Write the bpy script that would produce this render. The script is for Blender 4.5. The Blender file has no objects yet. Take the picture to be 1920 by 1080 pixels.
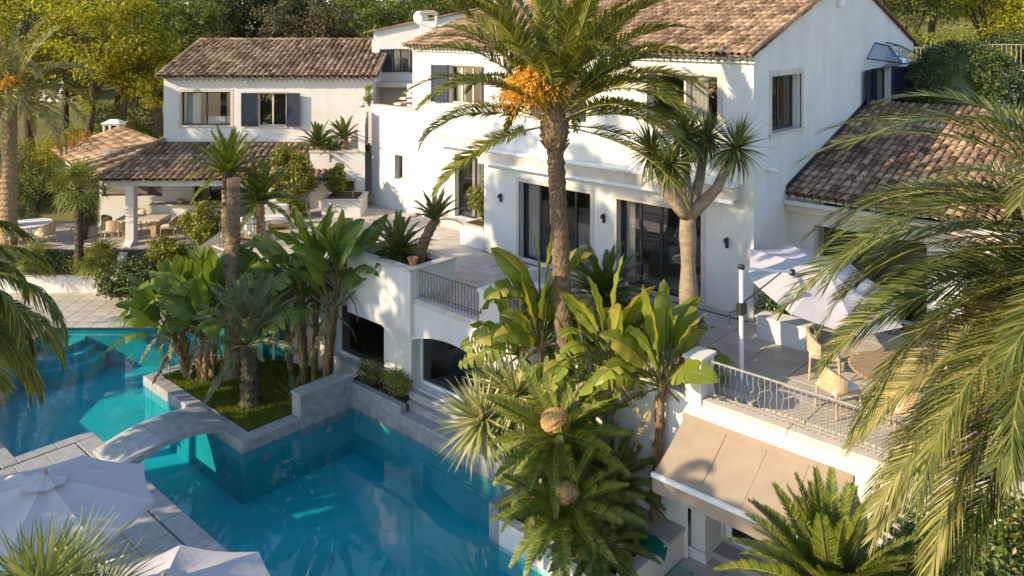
import bpy, math, random
from mathutils import Vector, Matrix, Euler
random.seed(11)
S = bpy.context.scene
COL = S.collection
PI = math.pi
R = math.radians

# ------------------------------------------------------------------ camera
# World axes follow the house: x along the facade, y into the house, z = 0 on the main terrace.
YAW = R(42.32)
CAM = Vector((9.189, -19.150, 7.5))
cd = bpy.data.cameras.new('camera')
cam = bpy.data.objects.new('camera', cd)
COL.objects.link(cam)
cam.location = CAM
cam.rotation_euler = (R(90), 0, YAW)
cd.sensor_width = 36
cd.lens = 1511 / 1920 * 36
cd.shift_y = -495 / 1920            # verticals are straight in the photo: level camera, shifted lens
cd.clip_end = 600
S.camera = cam

# ------------------------------------------------------------------ light
SUN_EL = R(25)
SUN_DIR = Vector((-0.417 * math.cos(SUN_EL), -0.907 * math.cos(SUN_EL), math.sin(SUN_EL))).normalized()
W = bpy.data.worlds.new('World')
S.world = W
W.use_nodes = True
wn = W.node_tree.nodes
sky = wn.new('ShaderNodeTexSky')
sky.sky_type = 'NISHITA'
sky.sun_disc = False
sky.sun_elevation = SUN_EL
sky.sun_rotation = math.atan2(-0.417, -0.907)
sky.air_density = 1.0
sky.dust_density = 0.3
sky.ozone_density = 2.0
bg = wn['Background']
bg.inputs['Strength'].default_value = 0.13
W.node_tree.links.new(sky.outputs[0], bg.inputs['Color'])
sl = bpy.data.lights.new('sun', 'SUN')
sl.energy = 2.8
sl.angle = R(0.55)
sl.color = (1.0, 0.82, 0.57)
so = bpy.data.objects.new('sun', sl)
COL.objects.link(so)
so.rotation_euler = SUN_DIR.to_track_quat('Z', 'Y').to_euler()
so.location = (-20, -40, 30)
S.view_settings.view_transform = 'Standard'
S.view_settings.look = 'None'
S.view_settings.gamma = 1
S.view_settings.exposure = 1.38
S.render.engine = 'CYCLES'
S.cycles.use_denoising = True
S.cycles.max_bounces = 9
S.cycles.diffuse_bounces = 4
S.cycles.glossy_bounces = 4
S.cycles.transmission_bounces = 6
S.cycles.transparent_max_bounces = 16
S.cycles.caustics_reflective = False
S.cycles.caustics_refractive = False

# ------------------------------------------------------------------ mesh helpers
def cw(cx, d):
    """metres right of / in front of the viewpoint -> world xy (the side wing stands square to this frame)"""
    return (CAM.x + cx * 0.73936 - d * 0.67331, CAM.y + cx * 0.67331 + d * 0.73936)

class MB:
    def __init__(self, M=None):
        self.v = []; self.f = []; self.M = M
    def add(self, vs, fs):
        o = len(self.v)
        if self.M is not None:
            vs = [tuple(self.M @ Vector(p)) for p in vs]
        self.v += [tuple(p) for p in vs]
        self.f += [tuple(i + o for i in f) for f in fs]
        return self
    def box(self, x0, x1, y0, y1, z0, z1):
        return self.add([(x0, y0, z0), (x1, y0, z0), (x1, y1, z0), (x0, y1, z0), (x0, y0, z1), (x1, y0, z1), (x1, y1, z1), (x0, y1, z1)],
                        [(0, 3, 2, 1), (4, 5, 6, 7), (0, 1, 5, 4), (1, 2, 6, 5), (2, 3, 7, 6), (3, 0, 4, 7)])
    def bbox(self, x0, x1, y0, y1, z0, z1, b=0.01):
        """box with chamfered vertical and top edges"""
        b = min(b, (x1 - x0) * .4, (y1 - y0) * .4, (z1 - z0) * .4)
        def ring(i, z):
            return [(x0 + i, y0 + i + b, z), (x0 + i + b, y0 + i, z), (x1 - i - b, y0 + i, z), (x1 - i, y0 + i + b, z),
                    (x1 - i, y1 - i - b, z), (x1 - i - b, y1 - i, z), (x0 + i + b, y1 - i, z), (x0 + i, y1 - i - b, z)]
        vs = ring(0, z0) + ring(0, z1 - b) + ring(b, z1)
        fs = [tuple(range(7, -1, -1)), tuple(range(16, 24))]
        for k in (0, 8):
            for i in range(8):
                j = (i + 1) % 8
                fs.append((k + i, k + j, k + 8 + j, k + 8 + i))
        return self.add(vs, fs)
    def prism(self, poly, z0, z1):
        n = len(poly)
        vs = [(p[0], p[1], z0) for p in poly] + [(p[0], p[1], z1) for p in poly]
        fs = [tuple(range(n - 1, -1, -1)), tuple(range(n, 2 * n))]
        for i in range(n):
            j = (i + 1) % n
            fs.append((i, j, n + j, n + i))
        return self.add(vs, fs)
    def quad(self, a, b, c, d):
        return self.add([a, b, c, d], [(0, 1, 2, 3)])
    def tri(self, a, b, c):
        return self.add([a, b, c], [(0, 1, 2)])
    def slab(self, a, b, c, d, t):
        """quad a b c d thickened by t along its normal, downwards"""
        a, b, c, d = map(Vector, (a, b, c, d))
        n = (b - a).cross(d - a).normalized() * t
        if n.z > 0: n = -n
        vs = [a, b, c, d, a + n, b + n, c + n, d + n]
        return self.add(vs, [(0, 1, 2, 3), (7, 6, 5, 4), (0, 4, 5, 1), (1, 5, 6, 2), (2, 6, 7, 3), (3, 7, 4, 0)])
    def tube(self, pts, rad, n=6, cap=True, flat=1.0):
        pts = [Vector(p) for p in pts]
        m = len(pts)
        if not isinstance(rad, (list, tuple)): rad = [rad] * m
        vs = []
        up = Vector((0.13, 0.21, 0.97))
        prev = None
        for i, p in enumerate(pts):
            t = (pts[min(i + 1, m - 1)] - pts[max(i - 1, 0)]).normalized()
            if prev is None:
                ref = up if abs(t.dot(up)) < .93 else Vector((1, 0, 0))
                s = t.cross(ref).normalized()
            else:
                s = (prev - t * prev.dot(t)).normalized()
            prev = s
            w = s.cross(t)
            for k in range(n):
                a = 2 * PI * k / n
                vs.append(p + (s * math.cos(a) + w * math.sin(a) * flat) * rad[i])
        fs = []
        for i in range(m - 1):
            for k in range(n):
                j = (k + 1) % n
                fs.append((i * n + k, i * n + j, (i + 1) * n + j, (i + 1) * n + k))
        if cap:
            fs.append(tuple(range(n - 1, -1, -1)))
            fs.append(tuple((m - 1) * n + k for k in range(n)))
        return self.add(vs, fs)
    def lathe(self, prof, n=16, c=(0, 0, 0)):
        vs = []; fs = []
        for r_, z in prof:
            for k in range(n):
                a = 2 * PI * k / n
                vs.append((c[0] + r_ * math.cos(a), c[1] + r_ * math.sin(a), c[2] + z))
        for i in range(len(prof) - 1):
            for k in range(n):
                j = (k + 1) % n
                fs.append((i * n + k, i * n + j, (i + 1) * n + j, (i + 1) * n + k))
        fs.append(tuple(range(n - 1, -1, -1)))
        fs.append(tuple((len(prof) - 1) * n + k for k in range(n)))
        return self.add(vs, fs)
    def mesh(self, name, mat, smooth=False):
        me = bpy.data.meshes.new(name)
        me.from_pydata(self.v, [], self.f)
        mats = mat if isinstance(mat, (list, tuple)) else [mat]
        for m in mats: me.materials.append(M_[m])
        if smooth:
            me.polygons.foreach_set('use_smooth', [True] * len(me.polygons))
        me.update()
        return me
    def build(self, name, mat, parent=None, smooth=False, label=None):
        return link(self.mesh(name, mat, smooth), name, parent, label=label)

def link(me, name, parent=None, mat4=None, label=None):
    o = bpy.data.objects.new(name, me)
    COL.objects.link(o)
    if parent is not None: o.parent = parent
    if mat4 is not None: o.matrix_local = mat4
    if label: o['label'] = label
    return o

LABELS = set()
def tag(o, label, cat, group=None, kind=None):
    o['label'] = label; o['category'] = cat
    if group: o['group'] = group
    if kind: o['kind'] = kind
    if label in LABELS and not group: print('DUPLICATE LABEL', label)
    LABELS.add(label)
    return o
def thing(name, label, cat, loc=(0, 0, 0), rz=0, group=None):
    o = bpy.data.objects.new(name, None)
    o.empty_display_size = .2
    COL.objects.link(o)
    o.location = loc; o.rotation_euler = (0, 0, rz)
    return tag(o, label, cat, group)
def struct(o, label=None, cat=None, kind='structure'):
    o['kind'] = kind
    if label: o['label'] = label
    if cat: o['category'] = cat
    return o
def clone(root, loc, rz, label=None, scale=None):
    r = root.copy(); COL.objects.link(r)
    r.location = loc; r.rotation_euler = (0, 0, rz)
    if scale: r.scale = (scale,) * 3
    if label: r['label'] = label
    for ch in list(root.children):
        c = ch.copy(); COL.objects.link(c); c.parent = r
        for g in list(ch.children):
            d = g.copy(); COL.objects.link(d); d.parent = c
    return r
def TRS(loc, rx=0, ry=0, rz=0, s=1.0):
    m = Matrix.Translation(loc) @ Euler((rx, ry, rz)).to_matrix().to_4x4()
    if s != 1.0:
        m = m @ (Matrix.Diagonal((s, s, s, 1)) if isinstance(s, (int, float)) else Matrix.Diagonal((*s, 1)))
    return m

# ------------------------------------------------------------------ materials
M_ = {}
def nodes(name):
    m = bpy.data.materials.new(name); m.use_nodes = True
    M_[name] = m
    return m, m.node_tree.nodes, m.node_tree.links, m.node_tree.nodes['Principled BSDF']
def c4(c): return (c[0], c[1], c[2], 1)
def noise(N, L, scale, detail=4, rough=.55, coord='Object', stretch=None):
    tc = N.new('ShaderNodeTexCoord')
    nt = N.new('ShaderNodeTexNoise')
    nt.inputs['Scale'].default_value = scale
    nt.inputs['Detail'].default_value = detail
    nt.inputs['Roughness'].default_value = rough
    if stretch:
        mp = N.new('ShaderNodeMapping'); mp.inputs['Scale'].default_value = stretch
        L.new(tc.outputs[coord], mp.inputs['Vector']); L.new(mp.outputs[0], nt.inputs['Vector'])
    else:
        L.new(tc.outputs[coord], nt.inputs['Vector'])
    return nt
def ramp(N, L, src, stops):
    r = N.new('ShaderNodeValToRGB')
    el = r.color_ramp.elements
    while len(el) < len(stops): el.new(.5)
    for e, (p, c) in zip(el, stops):
        e.position = p; e.color = c4(c)
    L.new(src, r.inputs['Fac'])
    return r
def rnd(N, L):
    """random value per object and per loose piece"""
    oi = N.new('ShaderNodeObjectInfo'); ge = N.new('ShaderNodeNewGeometry')
    a = N.new('ShaderNodeMath'); a.operation = 'ADD'
    L.new(oi.outputs['Random'], a.inputs[0]); L.new(ge.outputs['Random Per Island'], a.inputs[1])
    f = N.new('ShaderNodeMath'); f.operation = 'FRACT'
    L.new(a.outputs[0], f.inputs[0])
    return f
def mixc(N, L, fac, a, b, mode='MIX'):
    m = N.new('ShaderNodeMix'); m.data_type = 'RGBA'; m.blend_type = mode
    for key, v in (('Factor', fac), ('A', a), ('B', b)):
        sock = [s for s in m.inputs if s.name == key and s.enabled][0] if key == 'Factor' else [s for s in m.inputs if s.name == key and s.type == 'RGBA'][0]
        if isinstance(v, (int, float)): sock.default_value = v
        elif isinstance(v, tuple): sock.default_value = c4(v)
        else: L.new(v, sock)
    return [s for s in m.outputs if s.type == 'RGBA'][0]
def surf(name, c1, c2, scale=3, rough=.7, bump=.2, bscale=60, spec=.3, rv=0.0, metal=0, detail=5, stretch=None, bdist=.01):
    m, N, L, B = nodes(name)
    nt = noise(N, L, scale, detail, .62, stretch=stretch)
    rp = ramp(N, L, nt.outputs['Fac'], [(.3, c1), (.7, c2)])
    out = rp.outputs[0]
    if rv:
        hv = N.new('ShaderNodeHueSaturation')
        r_ = rnd(N, L)
        mr = N.new('ShaderNodeMapRange'); mr.inputs['To Min'].default_value = 1 - rv; mr.inputs['To Max'].default_value = 1 + rv
        L.new(r_.outputs[0], mr.inputs['Value']); L.new(mr.outputs[0], hv.inputs['Value']); L.new(out, hv.inputs['Color'])
        out = hv.outputs[0]
    L.new(out, B.inputs['Base Color'])
    B.inputs['Roughness'].default_value = rough
    B.inputs['Specular IOR Level'].default_value = spec
    B.inputs['Metallic'].default_value = metal
    if bump:
        bn = noise(N, L, bscale, 3, .6, stretch=stretch)
        bu = N.new('ShaderNodeBump'); bu.inputs['Strength'].default_value = bump; bu.inputs['Distance'].default_value = bdist
        L.new(bn.outputs['Fac'], bu.inputs['Height']); L.new(bu.outputs[0], B.inputs['Normal'])
    return m
def leafy(name, stops, trans=.35, rough=.45, spec=.4, tcol=1.6, nscale=6):
    m, N, L, B = nodes(name)
    r_ = rnd(N, L)
    rp = ramp(N, L, r_.outputs[0], stops)
    nt = noise(N, L, nscale, 3, .6)
    mr = N.new('ShaderNodeMapRange'); mr.inputs['To Min'].default_value = .58; mr.inputs['To Max'].default_value = 1.45
    L.new(nt.outputs['Fac'], mr.inputs['Value'])
    hv = N.new('ShaderNodeHueSaturation'); L.new(rp.outputs[0], hv.inputs['Color']); L.new(mr.outputs[0], hv.inputs['Value'])
    L.new(hv.outputs[0], B.inputs['Base Color'])
    B.inputs['Roughness'].default_value = rough
    B.inputs['Specular IOR Level'].default_value = spec
    tr = N.new('ShaderNodeBsdfTranslucent')
    h2 = N.new('ShaderNodeHueSaturation'); h2.inputs['Value'].default_value = tcol; h2.inputs['Saturation'].default_value = 1.1; h2.inputs['Hue'].default_value = .49
    L.new(hv.outputs[0], h2.inputs['Color']); L.new(h2.outputs[0], tr.inputs['Color'])
    mx = N.new('ShaderNodeMixShader'); mx.inputs[0].default_value = trans * .8
    L.new(B.outputs[0], mx.inputs[1]); L.new(tr.outputs[0], mx.inputs[2])
    L.new(mx.outputs[0], N['Material Output'].inputs['Surface'])
    return m
def glass(name, tint, f0=.045, rough=0.0, bump=0, bscale=4, gl=(1, 1, 1)):
    """thin clear sheet: tinted transparency plus mirror reflection by Schlick's law, the same from both sides"""
    m, N, L, B = nodes(name)
    ge = N.new('ShaderNodeNewGeometry')
    dt = N.new('ShaderNodeVectorMath'); dt.operation = 'DOT_PRODUCT'
    L.new(ge.outputs['Incoming'], dt.inputs[0])
    tp = N.new('ShaderNodeBsdfTransparent'); tp.inputs['Color'].default_value = c4(tint)
    gs = N.new('ShaderNodeBsdfGlossy'); gs.inputs['Roughness'].default_value = rough; gs.inputs['Color'].default_value = c4(gl)
    if bump:
        a = noise(N, L, bscale, 3, .5, stretch=(1, 1.6, 1)); bu = N.new('ShaderNodeBump')
        bu.inputs['Strength'].default_value = bump; bu.inputs['Distance'].default_value = .02
        L.new(a.outputs['Fac'], bu.inputs['Height'])
        L.new(bu.outputs[0], dt.inputs[1]); L.new(bu.outputs[0], gs.inputs['Normal'])
    else:
        L.new(ge.outputs['Normal'], dt.inputs[1])
    def mth(op, a, b=None):
        n_ = N.new('ShaderNodeMath'); n_.operation = op
        for i, v in enumerate((a, b)):
            if v is None: continue
            if isinstance(v, (int, float)): n_.inputs[i].default_value = v
            else: L.new(v, n_.inputs[i])
        return n_.outputs[0]
    c = mth('ABSOLUTE', dt.outputs['Value'])
    p5 = mth('POWER', mth('SUBTRACT', 1.0, c), 5.0)
    fr = mth('ADD', mth('MULTIPLY', p5, 1 - f0), f0)
    mx = N.new('ShaderNodeMixShader')
    L.new(fr, mx.inputs[0]); L.new(tp.outputs[0], mx.inputs[1]); L.new(gs.outputs[0], mx.inputs[2])
    L.new(mx.outputs[0], N['Material Output'].inputs['Surface'])
    return m

surf('stucco', (.67, .64, .585), (.78, .75, .69), .9, .9, .35, 70, .15, bdist=.006)
def streaks(name, amount):
    m = M_[name]; N, L = m.node_tree.nodes, m.node_tree.links
    B = N['Principled BSDF']; src = B.inputs['Base Color'].links[0].from_socket
    nt = noise(N, L, 2.6, 6, .7, stretch=(1, 1, .07))
    n2 = noise(N, L, .35, 4, .6)
    r1 = ramp(N, L, nt.outputs['Fac'], [(.40, (1 - amount, 1 - amount * 1.05, 1 - amount * 1.15)), (.60, (1, 1, 1))])
    r2 = ramp(N, L, n2.outputs['Fac'], [(.35, (.95, .945, .93)), (.65, (1, 1, 1))])
    o = mixc(N, L, 1.0, src, r1.outputs[0], 'MULTIPLY'); o = mixc(N, L, 1.0, o, r2.outputs[0], 'MULTIPLY')
    L.new(o, B.inputs['Base Color'])
streaks('stucco', .045)
surf('stucco_grey', (.62, .61, .59), (.72, .71, .69), .9, .9, .3, 60, .15, bdist=.006)
surf('trim_stone', (.52, .44, .36), (.66, .57, .48), 3, .75, .2, 50, .25)
surf('granite', (.27, .265, .255), (.43, .415, .39), 5, .62, .25, 90, .35, rv=.10, detail=8)
surf('granite_wall', (.22, .22, .215), (.40, .39, .37), 4, .65, .35, 60, .3, rv=.06, detail=9)
surf('travertine', (.40, .35, .29), (.55, .49, .41), 2.2, .6, .2, 40, .35, rv=.09, detail=8)
surf('joint_dark', (.06, .055, .05), (.10, .09, .085), 8, .9, 0)
surf('joint_mid', (.17, .155, .135), (.25, .23, .20), 8, .9, 0)
surf('turf', (.045, .06, .01), (.12, .13, .02), 5, .95, .8, 30, .1)
surf('soil', (.05, .035, .022), (.11, .08, .05), 9, .95, .8, 30, .1)
surf('pool_tile', (.010, .27, .30), (.018, .37, .40), 1.6, .45, .05, 20, .3)
surf('pool_floor', (.012, .34, .39), (.028, .48, .52), .8, .5, .05, 20, .3, detail=7, stretch=(1, .35, 1))
surf('dark_metal', (.018, .018, .02), (.03, .03, .032), 8, .45, 0, spec=.4)
surf('iron', (.10, .085, .07), (.18, .155, .13), 12, .6, .1, 80, .4)
surf('iron_pale', (.26, .235, .195), (.38, .345, .29), 12, .6, .1, 80, .4)
surf('white_metal', (.72, .72, .71), (.80, .80, .79), 5, .4, 0, spec=.4)
surf('navy_paint', (.022, .030, .052), (.034, .044, .070), 5, .55, .1, 40, .35)
surf('canvas', (.52, .48, .47), (.60, .555, .54), 2.5, .9, .25, 120, .1)
surf('awning_cloth', (.31, .24, .175), (.37, .29, .215), 2.0, .92, .2, 120, .1)
surf('wood', (.28, .18, .09), (.44, .30, .16), 4, .6, .25, 40, .3, stretch=(1, 8, 8))
surf('rattan', (.44, .31, .17), (.60, .45, .27), 14, .7, .5, 90, .25)
surf('cushion', (.66, .63, .58), (.76, .73, .68), 5, .9, .2, 60, .1)
surf('curtain', (.62, .58, .52), (.72, .68, .62), 4, .95, 0)
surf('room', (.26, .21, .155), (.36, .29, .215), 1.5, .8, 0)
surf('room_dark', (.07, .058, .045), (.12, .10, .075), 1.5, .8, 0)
surf('bark', (.10, .075, .05), (.24, .18, .12), 7, .95, 1.0, 22, .1, stretch=(1, 1, .35), bdist=.04)
surf('bark_dark', (.055, .042, .03), (.13, .10, .07), 7, .95, 1.0, 20, .1, stretch=(1, 1, .35), bdist=.04)
surf('palm_bark', (.15, .095, .055), (.40, .28, .17), 16, .95, 1.0, 26, .1, stretch=(1, 1, .7), bdist=.05, rv=.25)
surf('dragon_bark', (.20, .145, .095), (.40, .30, .20), 5, .85, .7, 16, .2, stretch=(1, 1, 2.2), bdist=.03)
surf('stem_husk', (.13, .08, .04), (.34, .23, .12), 9, .9, .8, 24, .1, stretch=(1, 1, .25), bdist=.03, rv=.3)
surf('terracotta', (.42, .17, .09), (.56, .26, .15), 6, .85, .2, 40, .15)
surf('green_cloth', (.01, .16, .10), (.015, .22, .14), 4, .85, .1, 60, .15)
surf('dish', (.66, .65, .62), (.74, .73, .70), 4, .5, 0)
surf('gutter', (.50, .49, .47), (.60, .59, .57), 5, .4, 0, spec=.5)
surf('lawn_far', (.10, .115, .03), (.22, .20, .07), .35, .95, .5, 6, .05, detail=8)
surf('cone', (.46, .25, .085), (.66, .42, .17), 20, .95, 1.0, 26, .1, bdist=.06)
surf('fruit', (.62, .25, .02), (.80, .40, .04), 6, .55, 0, rv=.3)
surf('fruit_stalk', (.62, .36, .04), (.76, .50, .08), 6, .6, 0)

def tile_mat():
    m, N, L, B = nodes('roof_tile')
    r_ = rnd(N, L)
    rp = ramp(N, L, r_.outputs[0], [(0, (.15, .098, .066)), (.2, (.25, .165, .108)), (.5, (.36, .245, .160)), (.8, (.45, .32, .215)), (1, (.54, .41, .29))])
    nt = noise(N, L, 9, 5, .65)
    rp2 = ramp(N, L, nt.outputs['Fac'], [(.36, (.38, .34, .28)), (.62, (1.12, 1.08, 1.0))])
    out = mixc(N, L, .7, rp.outputs[0], rp2.outputs[0], 'MULTIPLY')
    gp_ = N.new('ShaderNodeNewGeometry'); n3 = N.new('ShaderNodeTexNoise'); n3.inputs['Scale'].default_value = .7; n3.inputs['Detail'].default_value = 5
    L.new(gp_.outputs['Position'], n3.inputs['Vector'])
    rp3 = ramp(N, L, n3.outputs['Fac'], [(.38, (.62, .60, .58)), (.60, (1.08, 1.06, 1.02))])
    out = mixc(N, L, .85, out, rp3.outputs[0], 'MULTIPLY')
    L.new(out, B.inputs['Base Color'])
    B.inputs['Roughness'].default_value = .9
    B.inputs['Specular IOR Level'].default_value = .15
    bn = noise(N, L, 45, 3, .6); bu = N.new('ShaderNodeBump'); bu.inputs['Strength'].default_value = .4; bu.inputs['Distance'].default_value = .01
    L.new(bn.outputs['Fac'], bu.inputs['Height']); L.new(bu.outputs[0], B.inputs['Normal'])
tile_mat()
surf('tile_bed', (.10, .062, .042), (.20, .125, .085), 5, .95, .4, 30, .1)

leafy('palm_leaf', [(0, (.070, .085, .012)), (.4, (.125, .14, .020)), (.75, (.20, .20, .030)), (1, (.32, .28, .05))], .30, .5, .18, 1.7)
leafy('palm_near_shade', [(0, (.036, .052, .012)), (.4, (.070, .090, .018)), (.75, (.125, .138, .028)), (1, (.25, .235, .065))], .24, .5, .16, 1.5)  # darker palm leaf; shade over the near fronds is put into the colour
leafy('palm_sunlit', [(0, (.12, .125, .03)), (.5, (.24, .22, .06)), (1, (.40, .34, .12))], .30, .5, .18, 1.5)  # paler palm leaf with golden sunlight put into the colour
leafy('palm_silver', [(0, (0.095, 0.128, 0.068)), (.5, (0.162, 0.203, 0.101)), (1, (0.270, 0.270, 0.149))], .28, .5, .18, 1.5)
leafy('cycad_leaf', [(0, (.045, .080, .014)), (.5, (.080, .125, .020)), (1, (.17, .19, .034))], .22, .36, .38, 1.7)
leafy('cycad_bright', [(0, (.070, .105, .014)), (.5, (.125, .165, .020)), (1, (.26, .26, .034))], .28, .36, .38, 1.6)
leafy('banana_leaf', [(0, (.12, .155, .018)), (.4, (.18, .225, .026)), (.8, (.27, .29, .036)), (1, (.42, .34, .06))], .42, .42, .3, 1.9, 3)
leafy('banana_shade', [(0, (.075, .125, .018)), (.5, (.125, .19, .028)), (1, (.22, .27, .04))], .40, .42, .3, 1.8, 3)  # darker copy of the banana leaf, shade painted into its greens
leafy('dead_leaf', [(0, (.16, .10, .045)), (.5, (.28, .19, .085)), (1, (.42, .31, .15))], .2, .7, .15, 1.3)
leafy('yucca_leaf', [(0, (.26, .29, .10)), (.5, (.40, .40, .155)), (1, (.56, .52, .24))], .28, .42, .4, 1.4)
leafy('dragon_leaf', [(0, (.055, .082, .020)), (.6, (.11, .135, .030)), (1, (.22, .21, .05))], .25, .4, .45, 1.6)
leafy('fan_leaf', [(0, (.10, .14, .03)), (.5, (.18, .21, .045)), (1, (.32, .30, .08))], .32, .4, .4, 1.6)
leafy('tree_yellow', [(0, (.11, .13, .012)), (.4, (.22, .22, .018)), (.8, (.34, .31, .026)), (1, (.46, .38, .04))], .45, .5, .25, 1.9)
leafy('tree_green', [(0, (0.064, 0.093, 0.016)), (.5, (0.120, 0.144, 0.026)), (1, (0.224, 0.224, 0.038))], .35, .5, .3, 1.7)
leafy('tree_dark', [(0, (0.024, 0.038, 0.011)), (.5, (0.046, 0.062, 0.016)), (1, (0.095, 0.101, 0.027))], .25, .55, .25, 1.5)
leafy('tree_brown', [(0, (0.070, 0.059, 0.025)), (.5, (0.126, 0.109, 0.042)), (1, (0.196, 0.168, 0.070))], .25, .6, .2, 1.5)
leafy('tree_orange', [(0, (0.200, 0.070, 0.020)), (.5, (0.340, 0.140, 0.030)), (1, (0.400, 0.240, 0.060))], .4, .55, .25, 1.6)
leafy('shrub', [(0, (.10, .13, .016)), (.5, (.18, .20, .024)), (1, (.32, .29, .04))], .35, .4, .4, 1.7)
leafy('shrub_dark', [(0, (0.033, 0.054, 0.012)), (.5, (0.063, 0.090, 0.018)), (1, (0.128, 0.150, 0.030))], .25, .4, .4, 1.6)
leafy('ivy', [(0, (0.042, 0.077, 0.016)), (.5, (0.080, 0.128, 0.022)), (.9, (0.160, 0.200, 0.035)), (1, (0.416, 0.272, 0.128))], .28, .3, .55, 1.6)
leafy('grass', [(0, (0.072, 0.112, 0.013)), (.5, (0.136, 0.184, 0.019)), (1, (0.240, 0.256, 0.032))], .4, .5, .25, 1.7)
surf('rachis', (.16, .15, .04), (.26, .23, .07), 5, .5, 0)
surf('stalk_green', (.09, .11, .025), (.17, .18, .05), 5, .5, 0)
glass('window_glass', (.76, .78, .77), .12)
glass('canopy_glass', (.70, .80, .90), .05)
glass('pool_water', (.66, .95, .965), .05, 0.0, .09, 2.6, (.97, .99, 1.0))

# ------------------------------------------------------------------ terrain
def sm(a, b, x):
    t = min(1, max(0, (x - a) / (b - a)))
    return t * t * (3 - 2 * t)
def camco(x, y):
    dx, dy = x - CAM.x, y - CAM.y
    return dx * .73936 + dy * .67331, -dx * .67331 + dy * .73936
def ground_z(x, y):
    cx, d = camco(x, y)
    z = -5.4
    left = sm(-13, -16, x)
    z += left * (sm(30.6, 33.2, d) * 3.95)
    z += sm(-14, -17, x) * sm(36, 40, d) * 0.2
    back = sm(-17, -20, x) * max(0, d - 38) * .085
    z += back
    far = sm(14, 20, y) * sm(-22, -14, x)
    z += far * (9.2 + max(0, y - 20) * .10)
    rt = sm(-1, 3, x) * sm(6.5, 10.5, y) * (1 - sm(14, 20, y))
    z += rt * 9.3
    bank = sm(4.2, 6.2, x) * sm(-14, -9, y) * (1 - sm(6.5, 10.5, y))
    z += bank * 3.4 * (1 - far)
    z += .25 * math.sin(x * .31) * math.cos(y * .27) * (sm(38, 46, d))
    return z
mb = MB()
xs = [-160 + 10 * i for i in range(11)] + [-58 + 2.0 * i for i in range(24)] + [-10.5 + 1.0 * i for i in range(33)] + [24 + 4 * i for i in range(6)] + [50 + 12 * i for i in range(8)]
ys = [-60 + 8 * i for i in range(5)] + [-26 + 1.25 * i for i in range(42)] + [27 + 3 * i for i in range(12)] + [66 + 12 * i for i in range(10)]
nx, ny = len(xs), len(ys)
mb.add([(x, y, ground_z(x, y)) for y in ys for x in xs],
       [(j * nx + i, j * nx + i + 1, (j + 1) * nx + i + 1, (j + 1) * nx + i) for j in range(ny - 1) for i in range(nx - 1)])
struct(mb.build('ground', 'lawn_far', smooth=True), 'dry grassy hillside behind the villa', 'ground')

# ------------------------------------------------------------------ pool: basin, water
WATER = -3.2
DECK = -3.04
BOT = -4.5
mb = MB()
mb.prism([(-13.5, -13.2), (5, -13.2), (5, -5.0), (-11.5, -4.6), (-16.5, -3.2), (-23.5, -9.0), (-18.2, -13.2)], BOT - .2, BOT)
struct(mb.build('pool_basin', 'pool_floor'), 'teal tiled floor of the swimming pool', 'pool')
mb = MB()
mb.add([(-13.5, -13.0, WATER), (5.0, -13.0, WATER), (5.0, -5.2, WATER), (-13.5, -4.9, WATER), (-16.3, -3.4, WATER), (-23, -9.2, WATER), (-18.2, -13.0, WATER)],
       [(0, 1, 2, 3), (0, 3, 4, 5, 6)])
struct(mb.build('pool_water', 'pool_water'), 'clear teal water of the swimming pool', 'water')

def slabs(parent, x0, x1, y0, y1, top, dx, dy, matn, gap=.008, th=.05, stagger=0, inside=None, name='paving_slab', cache={}):
    nxx = max(1, round((x1 - x0) / dx)); nyy = max(1, round((y1 - y0) / dy))
    dx = (x1 - x0) / nxx; dy = (y1 - y0) / nyy
    key = (round(dx, 3), round(dy, 3), matn)
    for j in range(nyy):
        off = (j % 2) * stagger * dx
        for i in range(nxx):
            cx, cy = x0 + (i + .5) * dx + off, y0 + (j + .5) * dy
            if cx + dx / 2 > x1 + 1e-3: cx -= off if i < nxx - 1 else off
            if inside and not inside(cx, cy): continue
            if key not in cache:
                cache[key] = MB().bbox(-dx / 2 + gap, dx / 2 - gap, -dy / 2 + gap, dy / 2 - gap, -th, 0, .006).mesh('paving_slab', matn)
            link(cache[key], name, parent, Matrix.Translation((cx, cy, top + random.uniform(-.0015, .0015))))

# pool deck with the parasols
deck = struct(MB().prism([(-13.0, -11.08), (4, -11.08), (4, -22), (-24, -22), (-24, -12.83), (-13.0, -12.83)], WATER + .022, DECK - .045).build('pool_deck', 'joint_mid'), 'grey granite paved pool deck in the foreground', 'deck')
MB().prism([(-12.96, -11.12), (4, -11.12), (4, -22), (-24, -22), (-24, -12.87), (-12.96, -12.87)], BOT, WATER + .02).build('pool_side', 'pool_tile', deck)
slabs(deck, -12.62, -3.0, -11.53, -11.05, DECK, 1.15, .48, 'granite')
slabs(deck, -12.98, -12.62, -12.80, -11.05, DECK, .36, .875, 'granite')
slabs(deck, -22.0, -12.62, -13.16, -12.80, DECK, 1.04, .36, 'granite')
slabs(deck, -12.58, -2.0, -17.1, -11.57, DECK, 1.06, .69, 'granite', stagger=0)
slabs(deck, -19.0, -12.60, -17.1, -13.2, DECK, 1.06, .65, 'granite')

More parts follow.
